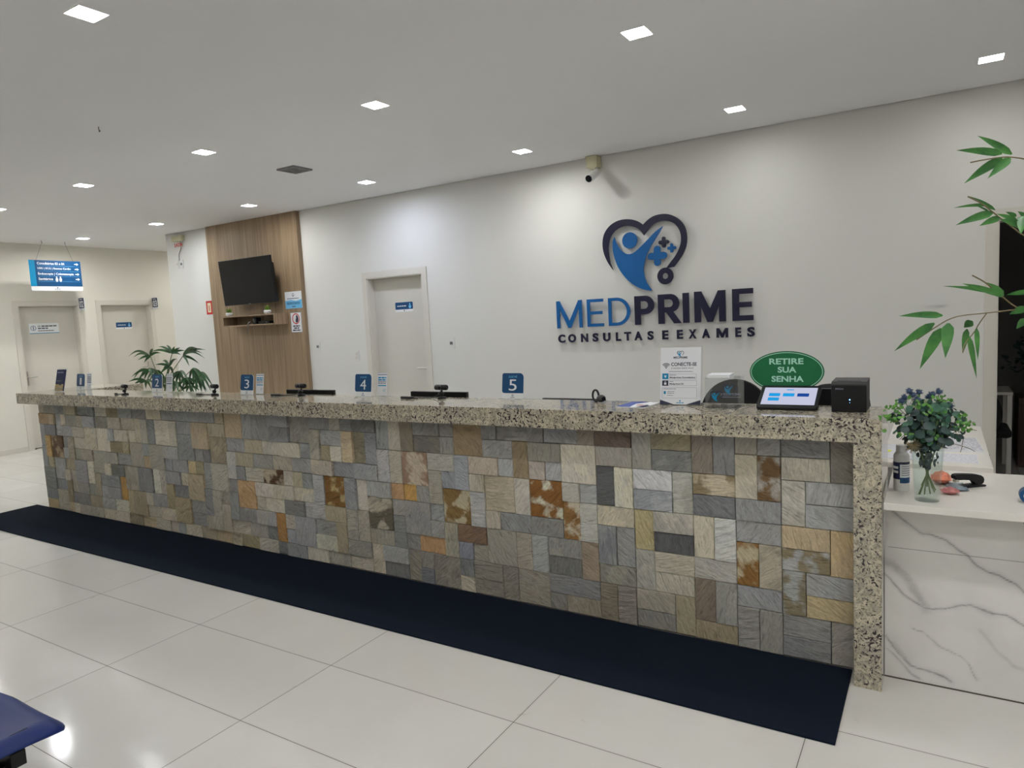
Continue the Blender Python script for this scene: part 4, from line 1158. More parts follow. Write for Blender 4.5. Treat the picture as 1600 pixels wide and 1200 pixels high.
def cloud(name, n, m_, rmin, rmax, zlo, zhi, lr, el=1.0, skew=1.0):
    q = Part()
    for k in range(n):
        a = rr.uniform(0, 2 * PI); u = rr.uniform(0.35, 1) ** 0.5
        z = rr.uniform(zlo, zhi)
        prof = math.sqrt(max(0.05, 1 - ((z - 0.285) / 0.115) ** 2))
        R = rr.uniform(rmin, rmax) * prof
        c = V3((math.cos(a) * R * 1.0, math.sin(a) * R * 0.8, z))
        nrm = V3((math.cos(a), math.sin(a), 0.4)) + V3((rr.uniform(-.8, .8), rr.uniform(-.8, .8), rr.uniform(-.6, .9)))
        disc_leaf(q, c, nrm, rr.uniform(*lr), m_, el)
    return q.build(name, t)
cloud('dark_eucalyptus_leaves', 190, M['euca_dark'], 0.03, 0.125, 0.18, 0.33, (0.010, 0.019))
cloud('eucalyptus_leaves', 170, M['euca'], 0.04, 0.122, 0.20, 0.37, (0.009, 0.016))
q = Part()
for k in range(95):
    z = rr.uniform(0.105, 0.215); a = rr.uniform(0, 2 * PI); R_ = rr.uniform(0.0, 0.034 + 0.012 * (z - 0.105) / 0.11)
    disc_leaf(q, V3((R_ * math.cos(a), R_ * math.sin(a), z)), V3((math.cos(a), math.sin(a), rr.uniform(-0.3, 0.3))), rr.uniform(0.006, 0.012), M['euca_dark'], 0.9)
q.build('lower_leaves', t)
for (bx, bz, n_) in ((-0.125, 0.30, 26), (-0.105, 0.345, 22), (0.10, 0.30, 24), (0.02, 0.33, 20), (0.05, 0.37, 16), (-0.03, 0.36, 14), (0.125, 0.285, 14), (-0.06, 0.24, 12), (0.02, 0.23, 14)):
    q = Part()
    for k in range(n_):
        c = V3((bx + rr.gauss(0, 0.016), rr.uniform(-0.09, 0.02), bz + rr.gauss(0, 0.014)))
        disc_leaf(q, c, V3((rr.uniform(-1, 1), -1, rr.uniform(-0.5, 1.2))), rr.uniform(0.004, 0.009), M['bright_leaf'], 0.8)
    q.tube([(bx * 0.3, -0.01, bz - 0.08), (bx, -0.05, bz + 0.01)], 0.0014, M['stem'], 5)
    q.build('bright_sprig', t)
q = Part()
for k in range(60):
    a = rr.uniform(0, 2 * PI); c = V3((-0.045, -0.07, 0.205)); d_ = V3((math.cos(a), -0.5, math.sin(a) - 0.2)).normalized()
    q.tube([c, c + d_ * 0.032], [0.0014, 0.0004], M['twig'], 4, False)
q.build('spiky_flower', t)
q = Part()
for pth in ([(0.06, 0, 0.21), (0.10, -0.02, 0.205), (0.135, -0.03, 0.195), (0.15, -0.03, 0.185)], [(0.11, -0.02, 0.205), (0.115, -0.03, 0.235)], [(0.112, -0.02, 0.203), (0.105, -0.03, 0.18)], [(0.09, 0, 0.29), (0.15, -0.02, 0.292)], [(0.10, 0, 0.27), (0.155, -0.02, 0.262)]):
    q.tube(pth, 0.0012, M['twig'], 5)
q.build('loose_twig', t)
for (px_, py_) in ((1436, 613), (1421, 611), (1467, 612), (1456, 616), (1451, 621), (1413, 621), (1408, 627), (1426, 617), (1433, 624), (1478, 644), (1484, 634)):
    c = at(px_, py_, VY + rr.uniform(-0.03, 0.03)) - V3((VX, VY, 0.80))
    q = Part(); q.ball((0, 0, 0), 0.011, M['thistle'], 1)
    for k in range(70):
        d_ = V3((rr.gauss(0, 1), rr.gauss(0, 1), rr.gauss(0, 1))).normalized()
        s2 = d_.orthogonal().normalized() * 0.0016
        q.add([d_ * 0.009 - s2, d_ * 0.009 + s2, d_ * 0.0165], [[0, 1, 2]], M['thistle'])
    q.tube([(0, 0, -0.01), (-c.x * 0.3, -c.y * 0.3, -0.06)], 0.0015, M['stem'], 5)
    q.build('thistle_head', t, loc=c)
for (px_, py_) in ((1501, 655), (1449, 628)):
    c = at(px_, py_, VY) - V3((VX, VY, 0.80))
    q = Part(); q.ball((0, 0, 0), 0.012, M['seed'], 2); q.tube([(0, 0, 0), (-c.x * 0.4, 0, -0.04)], 0.0012, M['twig'], 5); q.build('seed_head', t, loc=c)

def sachet(x, y, w_, d_, h_, rz, m_, lab, tilt=0.0):
    q = Part(); n = 10; vs_ = []; fs_ = []
    for sgn in (1, -1):
        for j in range(n + 1):
            for i in range(n + 1):
                u, v = i / n, j / n
                hh = h_ / 2 * (max(0, math.sin(PI * u) * math.sin(PI * v))) ** 0.5
                hh *= 1 + 0.25 * math.sin(u * 17 + v * 9) * math.sin(v * 13)
                vs_.append(((u - 0.5) * w_, (v - 0.5) * d_, h_ / 2 + sgn * hh * (1 if sgn > 0 else 0.98)))
    N_ = (n + 1) ** 2
    for s2 in (0, 1):
        for j in range(n):
            for i in range(n):
                b = s2 * N_ + j * (n + 1) + i; fs_.append([b, b + 1, b + n + 2, b + n + 1])
    q.add(vs_, fs_, m_, True)
    q.box(-w_ / 2 - 0.005, -w_ / 2 + 0.001, -d_ / 2, d_ / 2, h_ / 2 - 0.0005, h_ / 2 + 0.0005, m_); q.box(w_ / 2 - 0.001, w_ / 2 + 0.005, -d_ / 2, d_ / 2, h_ / 2 - 0.0005, h_ / 2 + 0.0005, m_)
    o = q.build('sachet'); o.location = (x, y, 0.78); o.rotation_euler = (0, 0, rz)
    return tag(o, lab, 'sachet', 'wrapped sachets beside the vase')
sachet(0.040, 3.165, 0.055, 0.045, 0.028, 0.1, M['pink'], 'pink wrapped sachet at the right foot of the vase')
sachet(0.062, 3.28, 0.06, 0.13, 0.012, 0.15, M['silver'], 'silver blue sachet between vase and stapler')
sachet(0.010, 3.34, 0.065, 0.10, 0.05, 0.0, M['orange'], 'orange sachet seen behind the vase')

t = thing('stapler', 'black desk stapler on the low white desk', 'stapler', (0.107, 3.31, 0.78), math.radians(40))
q = Part(); q.prism([[(-0.075, 0), (0.062, 0), (0.066, 0.006), (0.03, 0.012), (-0.07, 0.010), (-0.078, 0.005)]], (V3((0, 0.015, 0)), V3((1, 0, 0)), V3((0, 0, 1)), V3((0, -1, 0))), 0, 0.03, M['black']); q.build('base', t)
q = Part(); q.prism([smooth_loop([(0.055, 0.010), (0.060, 0.035), (0.04, 0.050), (-0.03, 0.058), (-0.066, 0.060), (-0.074, 0.050), (-0.068, 0.036), (-0.02, 0.034), (0.012, 0.026), (0.022, 0.010)], 1)], (V3((0, 0.012, 0)), V3((1, 0, 0)), V3((0, 0, 1)), V3((0, -1, 0))), 0, 0.024, M['black']); q.build('arm', t)
q = Part(); q.box(-0.068, -0.052, -0.008, 0.008, 0.026, 0.036, M['steel']); q.build('staple_head', t)

t = thing('tape_dispenser', 'blue and white roll at the right edge of the low desk', 'tape', (0.285, 3.13, 0.78))
q = Part(); q.tube([(0, -0.02, 0.0285), (0, 0.02, 0.0285)], 0.028, M['blue'], 24); q.build('roll', t)
q = Part(); q.tube([(0, -0.0215, 0.028), (0, 0.0215, 0.028)], 0.016, M['plastic_w'], 20); q.build('core', t)
t = thing('pen_pot', 'grey round pot at the right edge behind the blue roll', 'pen pot', (0.345, 3.44, 0.78))
q = Part(); q.lathe([(0.033, 0), (0.036, 0.004), (0.036, 0.085), (0.033, 0.085), (0.033, 0.006), (0, 0.006)], (0, 0, 0), M['grey_dark'], 24); q.build('cup', t)

# ------------------------------------------------------------------ things on the counter
def number_sign(x, y, num, lab, rz=0.0):
    t = thing('counter_number_sign', lab, 'number sign', (x, y, ZT), rz, 'numbered signs along the counter')
    la = math.radians(8)
    Fs = (V3((0, 0, 0.0)), V3((1, 0, 0)), V3((0, math.sin(la), math.cos(la))), V3((0, -math.cos(la), math.sin(la))))
    q = Part(); q.rect(-0.071, 0.071, 0.002, 0.148, Fs, -0.003, 0.0, M['white_print'], [0.004, 0.004, 0.024, 0.012])
    q.rect(-0.071, 0.071, 0.034, 0.148, Fs, 0.0, 0.0007, M['blue'], [0.014, 0.004, 0.024, 0.012]); pl_ = q.build('plate', t)
    q = Part(); q.box(-0.07, 0.07, -0.004, 0.05, 0.0, 0.003, M['acrylic']); q.build('acrylic_foot', t)
    q = Part(); q.text(num, Fs, 0.0007, 0.0013, M['white_print'], box=(-0.026 if num != '1' else -0.016, 0.026 if num != '1' else 0.016, 0.048, 0.112), bold=0.0)
    q.text('GUICHÊ', Fs, 0.0007, 0.0012, M['sky'], box=(-0.028, 0.028, 0.122, 0.136), bold=0.0)
    q.prism([circle(0, 0.022, 0.006, 12), circle(0, 0.023, 0.0035, 12)], Fs, 0, 0.0006, M['blue']); q.rect(-0.014, 0.014, 0.008, 0.012, Fs, 0, 0.0006, M['ink_grey'])
    q.build('lettering', pl_)
    return t
number_sign(-6.745, 3.295, '1', 'blue counter sign with number 1')
number_sign(-5.455, 3.25, '2', 'blue counter sign with number 2')
number_sign(-4.285, 3.225, '3', 'blue counter sign with number 3')
number_sign(-3.172, 3.262, '4', 'blue counter sign with number 4')
number_sign(-2.064, 3.312, '5', 'blue counter sign with number 5')

def info_stand(x, y, w_, lab, bright, rz=0.0):
    t = thing('info_card_stand', lab, 'card stand', (x, y, ZT), rz, 'upright info cards beside the counter numbers')
    la = math.radians(8)
    Fs = (V3((0, 0, 0.0)), V3((1, 0, 0)), V3((0, math.sin(la), math.cos(la))), V3((0, -math.cos(la), math.sin(la))))
    q = Part(); q.rect(-w_ / 2, w_ / 2, 0.002, 0.155, Fs, -0.004, -0.0015, M['acrylic'], 0.003); q.box(-w_ / 2, w_ / 2, -0.004, 0.045, 0, 0.003, M['acrylic']); q.build('acrylic_stand', t)
    q = Part(); q.rect(-w_ / 2 + 0.003, w_ / 2 - 0.003, 0.005, 0.150, Fs, -0.0015, 0.0, M['paper']); cd_ = q.build('card', t)
    q = Part(); h = w_ / 2 - 0.010
    q.rect(-w_ / 2 + 0.005, w_ / 2 - 0.005, 0.138, 0.1415, Fs, 0, 0.0004, M['blue'])
    m1 = M['cyan'] if bright else M['ink_grey']
    bars(q, [(-h, h, 0.120), (-h, h, 0.106)], Fs, 0.0001, m1, 0.009); bars(q, [(-h, h, 0.094), (-h, h, 0.084)], Fs, 0.0001, M['ink_grey'], 0.006)
    q.rect(-h, h, 0.066, 0.073, Fs, 0, 0.0004, M['blue'] if not bright else M['cyan'])
    q.rect(h * 0.25, h, 0.045, 0.047, Fs, 0, 0.0004, M['ink_grey']); q.rect(h * 0.25, h * 0.8, 0.034, 0.037, Fs, 0, 0.0004, M['cyan'])
    q.build('print', cd_)
    return t
info_stand(-6.638, 3.315, 0.083, 'grey striped info card beside counter number 1', False)
info_stand(-5.325, 3.275, 0.088, 'grey striped info card beside counter number 2', False)
info_stand(-4.190, 3.262, 0.088, 'blue lettered info card beside counter number 3', True)
info_stand(-3.050, 3.308, 0.088, 'blue lettered info card beside counter number 4', True)

# leaflet holder at the left end
t = thing('leaflet_holder', 'tall clear leaflet holder with dark navy leaflets at the left end of the counter', 'leaflet holder', (-6.785, 3.13, ZT), math.radians(10))
la = math.radians(14)
Fs = (V3((0, 0, 0.0)), V3((1, 0, 0)), V3((0, math.sin(la), math.cos(la))), V3((0, -math.cos(la), math.sin(la))))
q = Part(); q.rect(-0.058, 0.058, 0.002, 0.225, Fs, -0.012, -0.009, M['acrylic'], 0.003); q.rect(-0.058, 0.058, 0.002, 0.06, Fs, 0.010, 0.013, M['acrylic'], 0.003); q.rect(-0.058, 0.058, 0.002, 0.006, Fs, -0.012, 0.013, M['acrylic']); q.build('acrylic_holder', t)
t2 = thing('leaflet', 'dark navy leaflet with tan foot standing in the clear holder', 'leaflet', (-6.785, 3.13, ZT), math.radians(10))
q = Part(); q.rect(-0.053, 0.053, 0.008, 0.205, Fs, -0.007, 0.006, M['navy']); q.rect(-0.053, 0.053, 0.008, 0.07, Fs, 0.006, 0.0065, mat('leaflet_tan', (190, 165, 120), 0.5, mottled=0.4, scale=60)); q.build('cover', t2)
q = Part(); bars(q, [(-0.04, 0.04, 0.178)], Fs, 0.0066, M['ink_grey'], 0.012); bars(q, [(-0.04, 0.03, 0.10), (-0.04, 0.03, 0.03)], Fs, 0.0066, M['ink_grey'], 0.006)
q.prism([smooth_loop([(-0.01, 0.06), (0.03, 0.06), (0.035, 0.12), (0.02, 0.15), (0.0, 0.13)])], Fs, 0.0065, 0.0069, M['ink']); q.build('print', t2)

# webcams
def webcam(x, y, lab, rz=0.0, cable=True, cl=0.2):
    t = thing('webcam', lab, 'webcam', (x, y, ZT), rz, 'small black webcams on the counter')
    q = Part(); q.lathe([(0.026, 0), (0.028, 0.003), (0.026, 0.010), (0.010, 0.014)], (0, 0, 0), M['black'], 24); q.tube([(0, 0, 0.012), (0, 0.004, 0.05)], 0.006, M['black'], 10)
    q.ball((0, -0.004, 0.030), 0.018, M['black'], 2, (1.2, 0.8, 0.75)); q.build('stand', t)
    q = Part(); q.tube([(-0.044, 0, 0.068), (-0.040, 0, 0.068), (0.040, 0, 0.068), (0.044, 0, 0.068)], [0.012, 0.0165, 0.0165, 0.012], M['black'], 18); bd_ = q.build('body', t)
    q = Part(); q.tube([(0, -0.012, 0.068), (0, -0.022, 0.068)], 0.0125, M['grey_dark'], 20); q.tube([(0, -0.021, 0.068), (0, -0.0235, 0.068)], 0.0075, M['black_gloss'], 16); q.build('lens', bd_)
    if cable:
        q = Part(); q.tube(smooth_open([(0.0, 0.012, 0.06), (-0.03, 0.02, 0.03), (-0.07, 0.01, 0.004), (-cl * 0.6, -0.015, 0.004), (-cl, -0.03, 0.004), (-cl * 0.95, -0.05, 0.004), (-cl * 0.6, -0.04, 0.005), (-cl * 0.62, -0.025, 0.006), (-cl * 1.05, -0.035, 0.007)]), 0.0028, M['cable'], 6)
        q.box(-cl * 1.1, -cl * 0.72, -0.046, -0.030, 0.0, 0.014, M['cable'], 0.004)
        q.build('cable', t)
    return t
webcam(-5.606, 3.075, 'black webcam with coiled cable between counter numbers 1 and 2', math.radians(-14), True, 0.12)
webcam(-4.560, 3.160, 'black webcam with cable between counter numbers 2 and 3', math.radians(-10), True, 0.20)
webcam(-3.735, 3.250, 'black webcam in front of the monitor left of counter number 4', 0, True, 0.24)
webcam(-2.532, 3.265, 'black webcam in front of the monitor left of counter number 5', 0, True, 0.26)
t = thing('webcam', 'black webcam turned sideways with its ring clip beside the flyers', 'webcam', (-1.525, 3.27, ZT), math.radians(65), 'small black webcams on the counter')
q = Part(); q.tube([(0, 0.0 + 0.024 * math.cos(a), 0.034 + 0.030 * math.sin(a)) for a in [k * PI / 10 for k in range(21)]], 0.0055, M['black'], 8); q.build('stand', t)
q = Part(); q.ball((0, -0.042, 0.022), 0.021, M['grey_dark'], 2, (1.3, 1.0, 0.95)); q.build('body', t)
q = Part(); q.tube([(0, -0.058, 0.022), (0, -0.066, 0.022)], 0.011, M['black_gloss'], 16); q.build('lens', t)

# monitors on the staff side
t = thing('staff_desk', 'white staff worktop behind the reception counter', 'desk', (0, 0, 0))
q = Part(); q.box(-6.55, -1.45, YGB + 0.002, 4.0, 0.72, 0.745, M['white'], 0.0015, seg=1); q.build('desk_top', t)
for x in (-6.5, -4.6, -2.8, -1.50):
    q = Part(); q.box(x, x + 0.025, YGB + 0.02, 3.95, 0, 0.72, M['white']); q.build('support_panel', t)
def monitor(x0, x1, zt, lab, y=3.42):
    xc = (x0 + x1) / 2; w_ = (x1 - x0) / 2
    t = thing('monitor', lab, 'monitor', (xc, y, 0.745), group='computer monitors behind the counter')
    q = Part(); q.box(-w_, w_, -0.012, 0.015, zt - 0.745 - 0.30, zt - 0.745, M['black'], 0.003); cs_ = q.build('case', t)
    q = Part(); q.box(-w_ + 0.01, w_ - 0.01, 0.015, 0.0165, zt - 0.745 - 0.285, zt - 0.745 - 0.01, M['black_gloss']); q.build('screen', cs_)
    q = Part(); q.tube([(0, -0.02, 0.01), (0, -0.02, 0.15)], 0.018, M['black'], 12); q.box(-0.03, 0.03, -0.03, -0.010, 0.08, 0.2, M['black']); q.lathe([(0.07, 0), (0.07, 0.008), (0.02, 0.014)], (0, 0, 0), M['black'], 24); q.build('stand', t)
monitor(-4.075, -3.595, 1.121, 'black computer monitor top edge behind webcam, right of counter number 3')
monitor(-2.895, -2.455, 1.122, 'black computer monitor top edge between counter numbers 4 and 5')
monitor(-1.925, -1.54, 1.096, 'thin black computer monitor edge right of counter number 5')
monitor(-0.60, -0.30, 1.145, 'black monitor behind the tablet and the receipt printer', y=3.60)

t = thing('printer_cabinet', 'white low cabinet behind the right end of the counter', 'cabinet', (-0.53, 3.53, 0))
q = Part(); q.box(-0.22, 0.24, -0.19, 0.18, 0.0, 0.745, M['white'], 0.002); q.build('body', t)
q = Part(); q.box(-0.21, 0.23, 0.18, 0.195, 0.03, 0.73, M['white'], 0.002); q.build('door', t)
# flyers
t = thing('flyer', 'glossy blue and white flyer lying flat on the counter edge', 'flyer', (-1.265, 3.20, ZT), math.radians(-4))
q = Part(); q.box(-0.075, 0.075, -0.095, 0.095, 0.0, 0.003, M['paper']); q.build('page', t)
q = Part(); Ff = (V3((0, 0, 0.003)), V3((1, 0, 0)), V3((0, 1, 0)), V3((0, 0, 1)))
q.prism([[(-0.075, -0.095), (0.0, -0.095), (-0.02, 0.02), (0.02, 0.095), (-0.075, 0.095)]], Ff, 0, 0.0004, mat('flyer_blue', (70, 90, 170), 0.25))
q.prism([[(0.03, -0.095), (0.075, -0.095), (0.075, -0.03), (0.05, 0.0)]], Ff, 0, 0.0004, M['navy']); q.prism([circle(0.02, -0.02, 0.018, 16)], Ff, 0.0004, 0.0008, M['pink'])
q.build('print', t)

# wi-fi poster in an acrylic stand
t = thing('wifi_poster', 'white wireless network poster in a clear stand on the counter', 'poster', (-1.062, 3.225, ZT), math.radians(3))
la = math.radians(9)
Fs = (V3((0, 0, 0.0)), V3((1, 0, 0)), V3((0, math.sin(la), math.cos(la))), V3((0, -math.cos(la), math.sin(la))))
q = Part(); q.rect(-0.100, 0.106, 0.002, 0.285, Fs, -0.006, -0.003, M['acrylic'], 0.002); q.box(-0.10, 0.106, -0.004, 0.08, 0, 0.003, M['acrylic']); q.build('acrylic_stand', t)
q = Part(); q.rect(-0.098, 0.098, 0.004, 0.280, Fs, -0.003, 0.0, M['paper']); sh_ = q.build('sheet', t)
q = Part(); d0, d1_ = 0.0, 0.0005
def miniheart(q, cx, cz, s_, Fx, d0, d1_):
    k_ = s_ / 0.6
    f_ = lambda pts, oz=-0.36: [(cx + x * k_, cz + (z + oz) * k_) for x, z in pts]
    q.prism([f_(ho_s + hi_s)], Fx, d0, d1_, M['ink']); q.prism([f_(body_s)], Fx, d0, d1_, M['cyan']); q.prism([[(cx + x * k_, cz + (z - 0.36) * k_) for x, z in circle(-0.144, 0.351, 0.07, 16)]], Fx, d0, d1_, M['cyan'])
miniheart(q, 0.0, 0.255, 0.026, Fs, d0, d1_)
q.text('MEDPRIME', Fs, d0, d1_, M['ink'], box=(-0.034, 0.034, 0.226, 0.236), bold=0.02)
q.text('CONECTE-SE', Fs, d0, d1_, M['ink'], box=(-0.045, 0.078, 0.190, 0.207), bold=0.025)
q.text('À NOSSA REDE WI-FI', Fs, d0, d1_, M['ink'], box=(-0.045, 0.062, 0.176, 0.184), bold=0.0)
for k, r0 in enumerate((0.007, 0.014, 0.021)):
    arc = [( -0.070 + r0 * math.cos(a), 0.180 + r0 * math.sin(a)) for a in [PI * (0.22 + 0.56 * i / 8) for i in range(9)]]
    arc2 = [(-0.070 + (r0 + 0.0035) * math.cos(a), 0.180 + (r0 + 0.0035) * math.sin(a)) for a in [PI * (0.22 + 0.56 * i / 8) for i in range(9)]]
    q.prism([arc2 + arc[::-1]], Fs, d0, d1_, M['ink'])
q.prism([circle(-0.070, 0.181, 0.003, 12)], Fs, d0, d1_, M['ink'])
bars(q, [(-0.055, 0.060, 0.163)], Fs, 0.0001, M['ink_grey'], 0.003)
def frame_(x0, x1, z0, z1): q.prism([rrect(x0, x1, z0, z1), rrect(x0 + 0.001, x1 - 0.001, z0 + 0.001, z1 - 0.001)], Fs, d0, d1_, M['ink_grey'])
frame_(-0.088, 0.078, 0.126, 0.152); frame_(-0.088, 0.080, 0.094, 0.120); frame_(-0.088, 0.080, 0.034, 0.086)
q.rect(-0.088, -0.058, 0.126, 0.154, Fs, d1_, 0.0009, M['cyan']); q.rect(-0.088, -0.058, 0.094, 0.120, Fs, d1_, 0.0009, M['ink'])
q.prism([[(-0.080, 0.144), (-0.066, 0.144), (-0.073, 0.132)]], Fs, 0.0009, 0.0012, M['paper']); q.rect(-0.079, -0.067, 0.099, 0.109, Fs, 0.0009, 0.0012, M['paper'], 0.001)
q.prism([rrect(-0.077, -0.069, 0.107, 0.115, 0.003), rrect(-0.0752, -0.0708, 0.107, 0.1135, 0.002)], Fs, 0.0009, 0.0012, M['paper'])
q.text('Medprime Convidados', Fs, d0, d1_, M['ink'], box=(-0.052, 0.072, 0.1285, 0.138), bold=0.03)
q.text('Medprime123', Fs, d0, d1_, M['ink'], box=(-0.052, 0.016, 0.0975, 0.107), bold=0.03)
bars(q, [(-0.052, -0.02, 0.146), (-0.052, -0.034, 0.114), (-0.082, -0.02, 0.079), (-0.062, -0.028, 0.066), (-0.062, -0.030, 0.058), (-0.062, -0.034, 0.048)], Fs, 0.0001, M['ink_grey'], 0.003)
q.rect(-0.080, -0.070, 0.054, 0.068, Fs, d0, d1_, M['cyan'], 0.001)
q.prism([[(-0.098, 0.004), (-0.03, 0.004), (-0.06, 0.014), (-0.098, 0.026)]], Fs, d0, d1_, M['ink']); q.prism([[(0.098, 0.004), (0.03, 0.004), (0.06, 0.014), (0.098, 0.026)]], Fs, d0, d1_, M['ink'])
bars(q, [(-0.018, 0.018, 0.012)], Fs, 0.0001, M['cyan'], 0.004); q.prism([circle(0, 0.021, 0.004, 10)], Fs, d0, d1_, M['cyan'])
q.build('print', sh_)

# clear suggestion box
t = thing('acrylic_box', 'clear acrylic suggestion box on the counter beside the poster', 'box', (-0.845, 3.215, ZT), math.radians(2))
q = Part(); a, hh, th = 0.075, 0.135, 0.003
q.box(-a, a, -0.065, -0.065 + th, 0, hh, M['acrylic']); q.box(-a, a, 0.065 - th, 0.065, 0, hh, M['acrylic']); q.box(-a, -a + th, -0.065 + th, 0.065 - th, 0, hh, M['acrylic']); q.box(a - th, a, -0.065 + th, 0.065 - th, 0, hh, M['acrylic']); q.box(-a + th, a - th, -0.065 + th, 0.065 - th, 0, th, M['acrylic'])
q.build('clear_walls', t)
q = Part(); q.box(-a - 0.004, a + 0.004, -0.068, 0.068, hh, hh + 0.004, M['acrylic']); q.build('lid', t)
q = Part(); Fb = (V3((0.0, 0.0615, 0)), V3((1, 0, 0)), V3((0, 0, 1)), V3((0, -1, 0)))
miniheart(q, 0.012, 0.085, 0.05, Fb, 0, 0.0004); miniheart(q, -0.02, 0.068, 0.045, (V3((0, -0.066, 0)),) + Fb[1:], 0, 0.0003)
q.text('MEDPRIME', Fb, 0, 0.0004, M['ink_grey'], box=(-0.03, 0.06, 0.045, 0.057), bold=0.01); bars(q, [(-0.03, 0.06, 0.037)], Fb, 0.0, M['ink_grey'], 0.004)
q.build('print', t)
t = thing('paper_slips', 'small pad of white slips on top of the clear box', 'paper pad', (-0.865, 3.222, ZT + 0.139), math.radians(4))
q = Part(); q.box(-0.050, 0.052, -0.055, 0.05, 0.0, 0.014, M['paper'], 0.001); q.build('pad', t)

# ticket tablet on its stand
t = thing('ticket_tablet', 'black tablet with lit screen tilted on the counter under the green sign', 'tablet', (-0.566, 3.15, ZT))
la = math.radians(62)
Fs = (V3((0, 0, 0.014)), V3((1, 0, 0)), V3((0, math.sin(la), math.cos(la))), V3((0, -math.cos(la), math.sin(la))))
q = Part(); q.rect(-0.126, 0.126, 0.0, 0.165, Fs, -0.014, 0.0, M['black'], 0.008); q.build('case', t)
q = Part(); q.rect(-0.110, 0.112, 0.018, 0.148, Fs, 0.0, 0.0006, M['screen']); sc_ = q.build('screen', t)
q = Part()
for (x0, x1, z0, z1, mm) in ((-0.085, -0.038, 0.080, 0.104, 'screen_blue'), (-0.085, -0.038, 0.046, 0.070, 'screen_blue'), (-0.026, 0.022, 0.080, 0.104, 'screen_blue'), (0.034, 0.082, 0.080, 0.104, 'screen_navy')):
    q.rect(x0, x1, z0, z1, Fs, 0.0006, 0.0009, M[mm], 0.003)
q.rect(-0.015, 0.015, 0.128, 0.134, Fs, 0.0006, 0.0009, M['screen_blue'])
q.build('screen_buttons', sc_)
q = Part(); q.box(-0.12, 0.12, -0.004, 0.10, 0.0, 0.014, M['black'], 0.003); q.prism([[(0.02, 0.0), (0.13, 0.0), (0.13, 0.055)]], (V3((-0.03, 0, 0.012)), V3((0, 1, 0)), V3((0, 0, 1)), V3((1, 0, 0))), 0, 0.06, M['black']); q.build('stand', t)

t = thing('ticket_sign', 'green oval sign reading RETIRE SUA SENHA behind the tablet', 'sign', (-0.592, 3.325, ZT))
Fg = (V3((0, -0.012, 0.153)), V3((1, 0, 0)), V3((0, 0.06, 1)).normalized(), V3((0, -1, 0.06)).normalized())
q = Part(); q.prism([circle(0, 0, 0.160, 64, 0.094)], Fg, -0.004, 0.002, M['green'], M['green_edge']); ob_ = q.build('oval_board', t)
q = Part(); q.prism([circle(0, 0, 0.1545, 64, 0.0885), circle(0, 0, 0.1515, 64, 0.0855)], Fg, 0.002, 0.0026, M['mint']); q.build('oval_line', ob_)
q = Part()
for s_, x0, x1, z0 in (('RETIRE', -0.073, 0.074, 0.034), ('SUA', -0.036, 0.044, -0.004), ('SENHA', -0.063, 0.075, -0.046)):
    q.text(s_, Fg, 0.002, 0.0028, M['mint'], box=(x0, x1, z0, z0 + 0.027), bold=0.03)
q.build('lettering', ob_)
q = Part(); q.tube([(0.090, -0.002, 0.0), (0.090, -0.004, 0.11)], 0.006, M['black'], 10); q.box(-0.03, 0.03, -0.008, 0.0, 0.0, 0.085, M['black']); q.box(-0.06, 0.11, -0.03, 0.004, 0.0, 0.006, M['black']); q.build('stand', t)

# receipt printer
t = thing('receipt_printer', 'black cube receipt printer with blue light at the right end of the counter', 'printer', (-0.318, 3.14, ZT))
q = Part(); q.box(-0.066, 0.066, 0.0, 0.16, 0.0, 0.112, M['black'], 0.003); pb_ = q.build('body', t)
q = Part()
q.prism([[(0.0, 0.112), (0.0, 0.116), (0.018, 0.126), (0.160, 0.129), (0.160, 0.112)]], (V3((-0.066, 0, 0)), V3((0, 1, 0)), V3((0, 0, 1)), V3((1, 0, 0))), 0, 0.132, M['grey_dark']); q.box(-0.045, 0.045, 0.028, 0.034, 0.1255, 0.1275, M['black'])
q.build('lid', t)
q = Part(); q.text('EPSON', fr(0, 0, 0), 0.0, 0.0006, M['ink_grey'], box=(-0.050, -0.020, 0.094, 0.100), bold=0.02); q.build('lettering', pb_)
q = Part(); q.prism([circle(0.004, 0.052, 0.0022, 12)], fr(0, 0, 0), 0, 0.0008, M['led_blue']); q.prism([circle(0.004, 0.040, 0.0010, 8)], fr(0, 0, 0), 0, 0.0006, M['led_blue']); q.build('status_light', pb_)

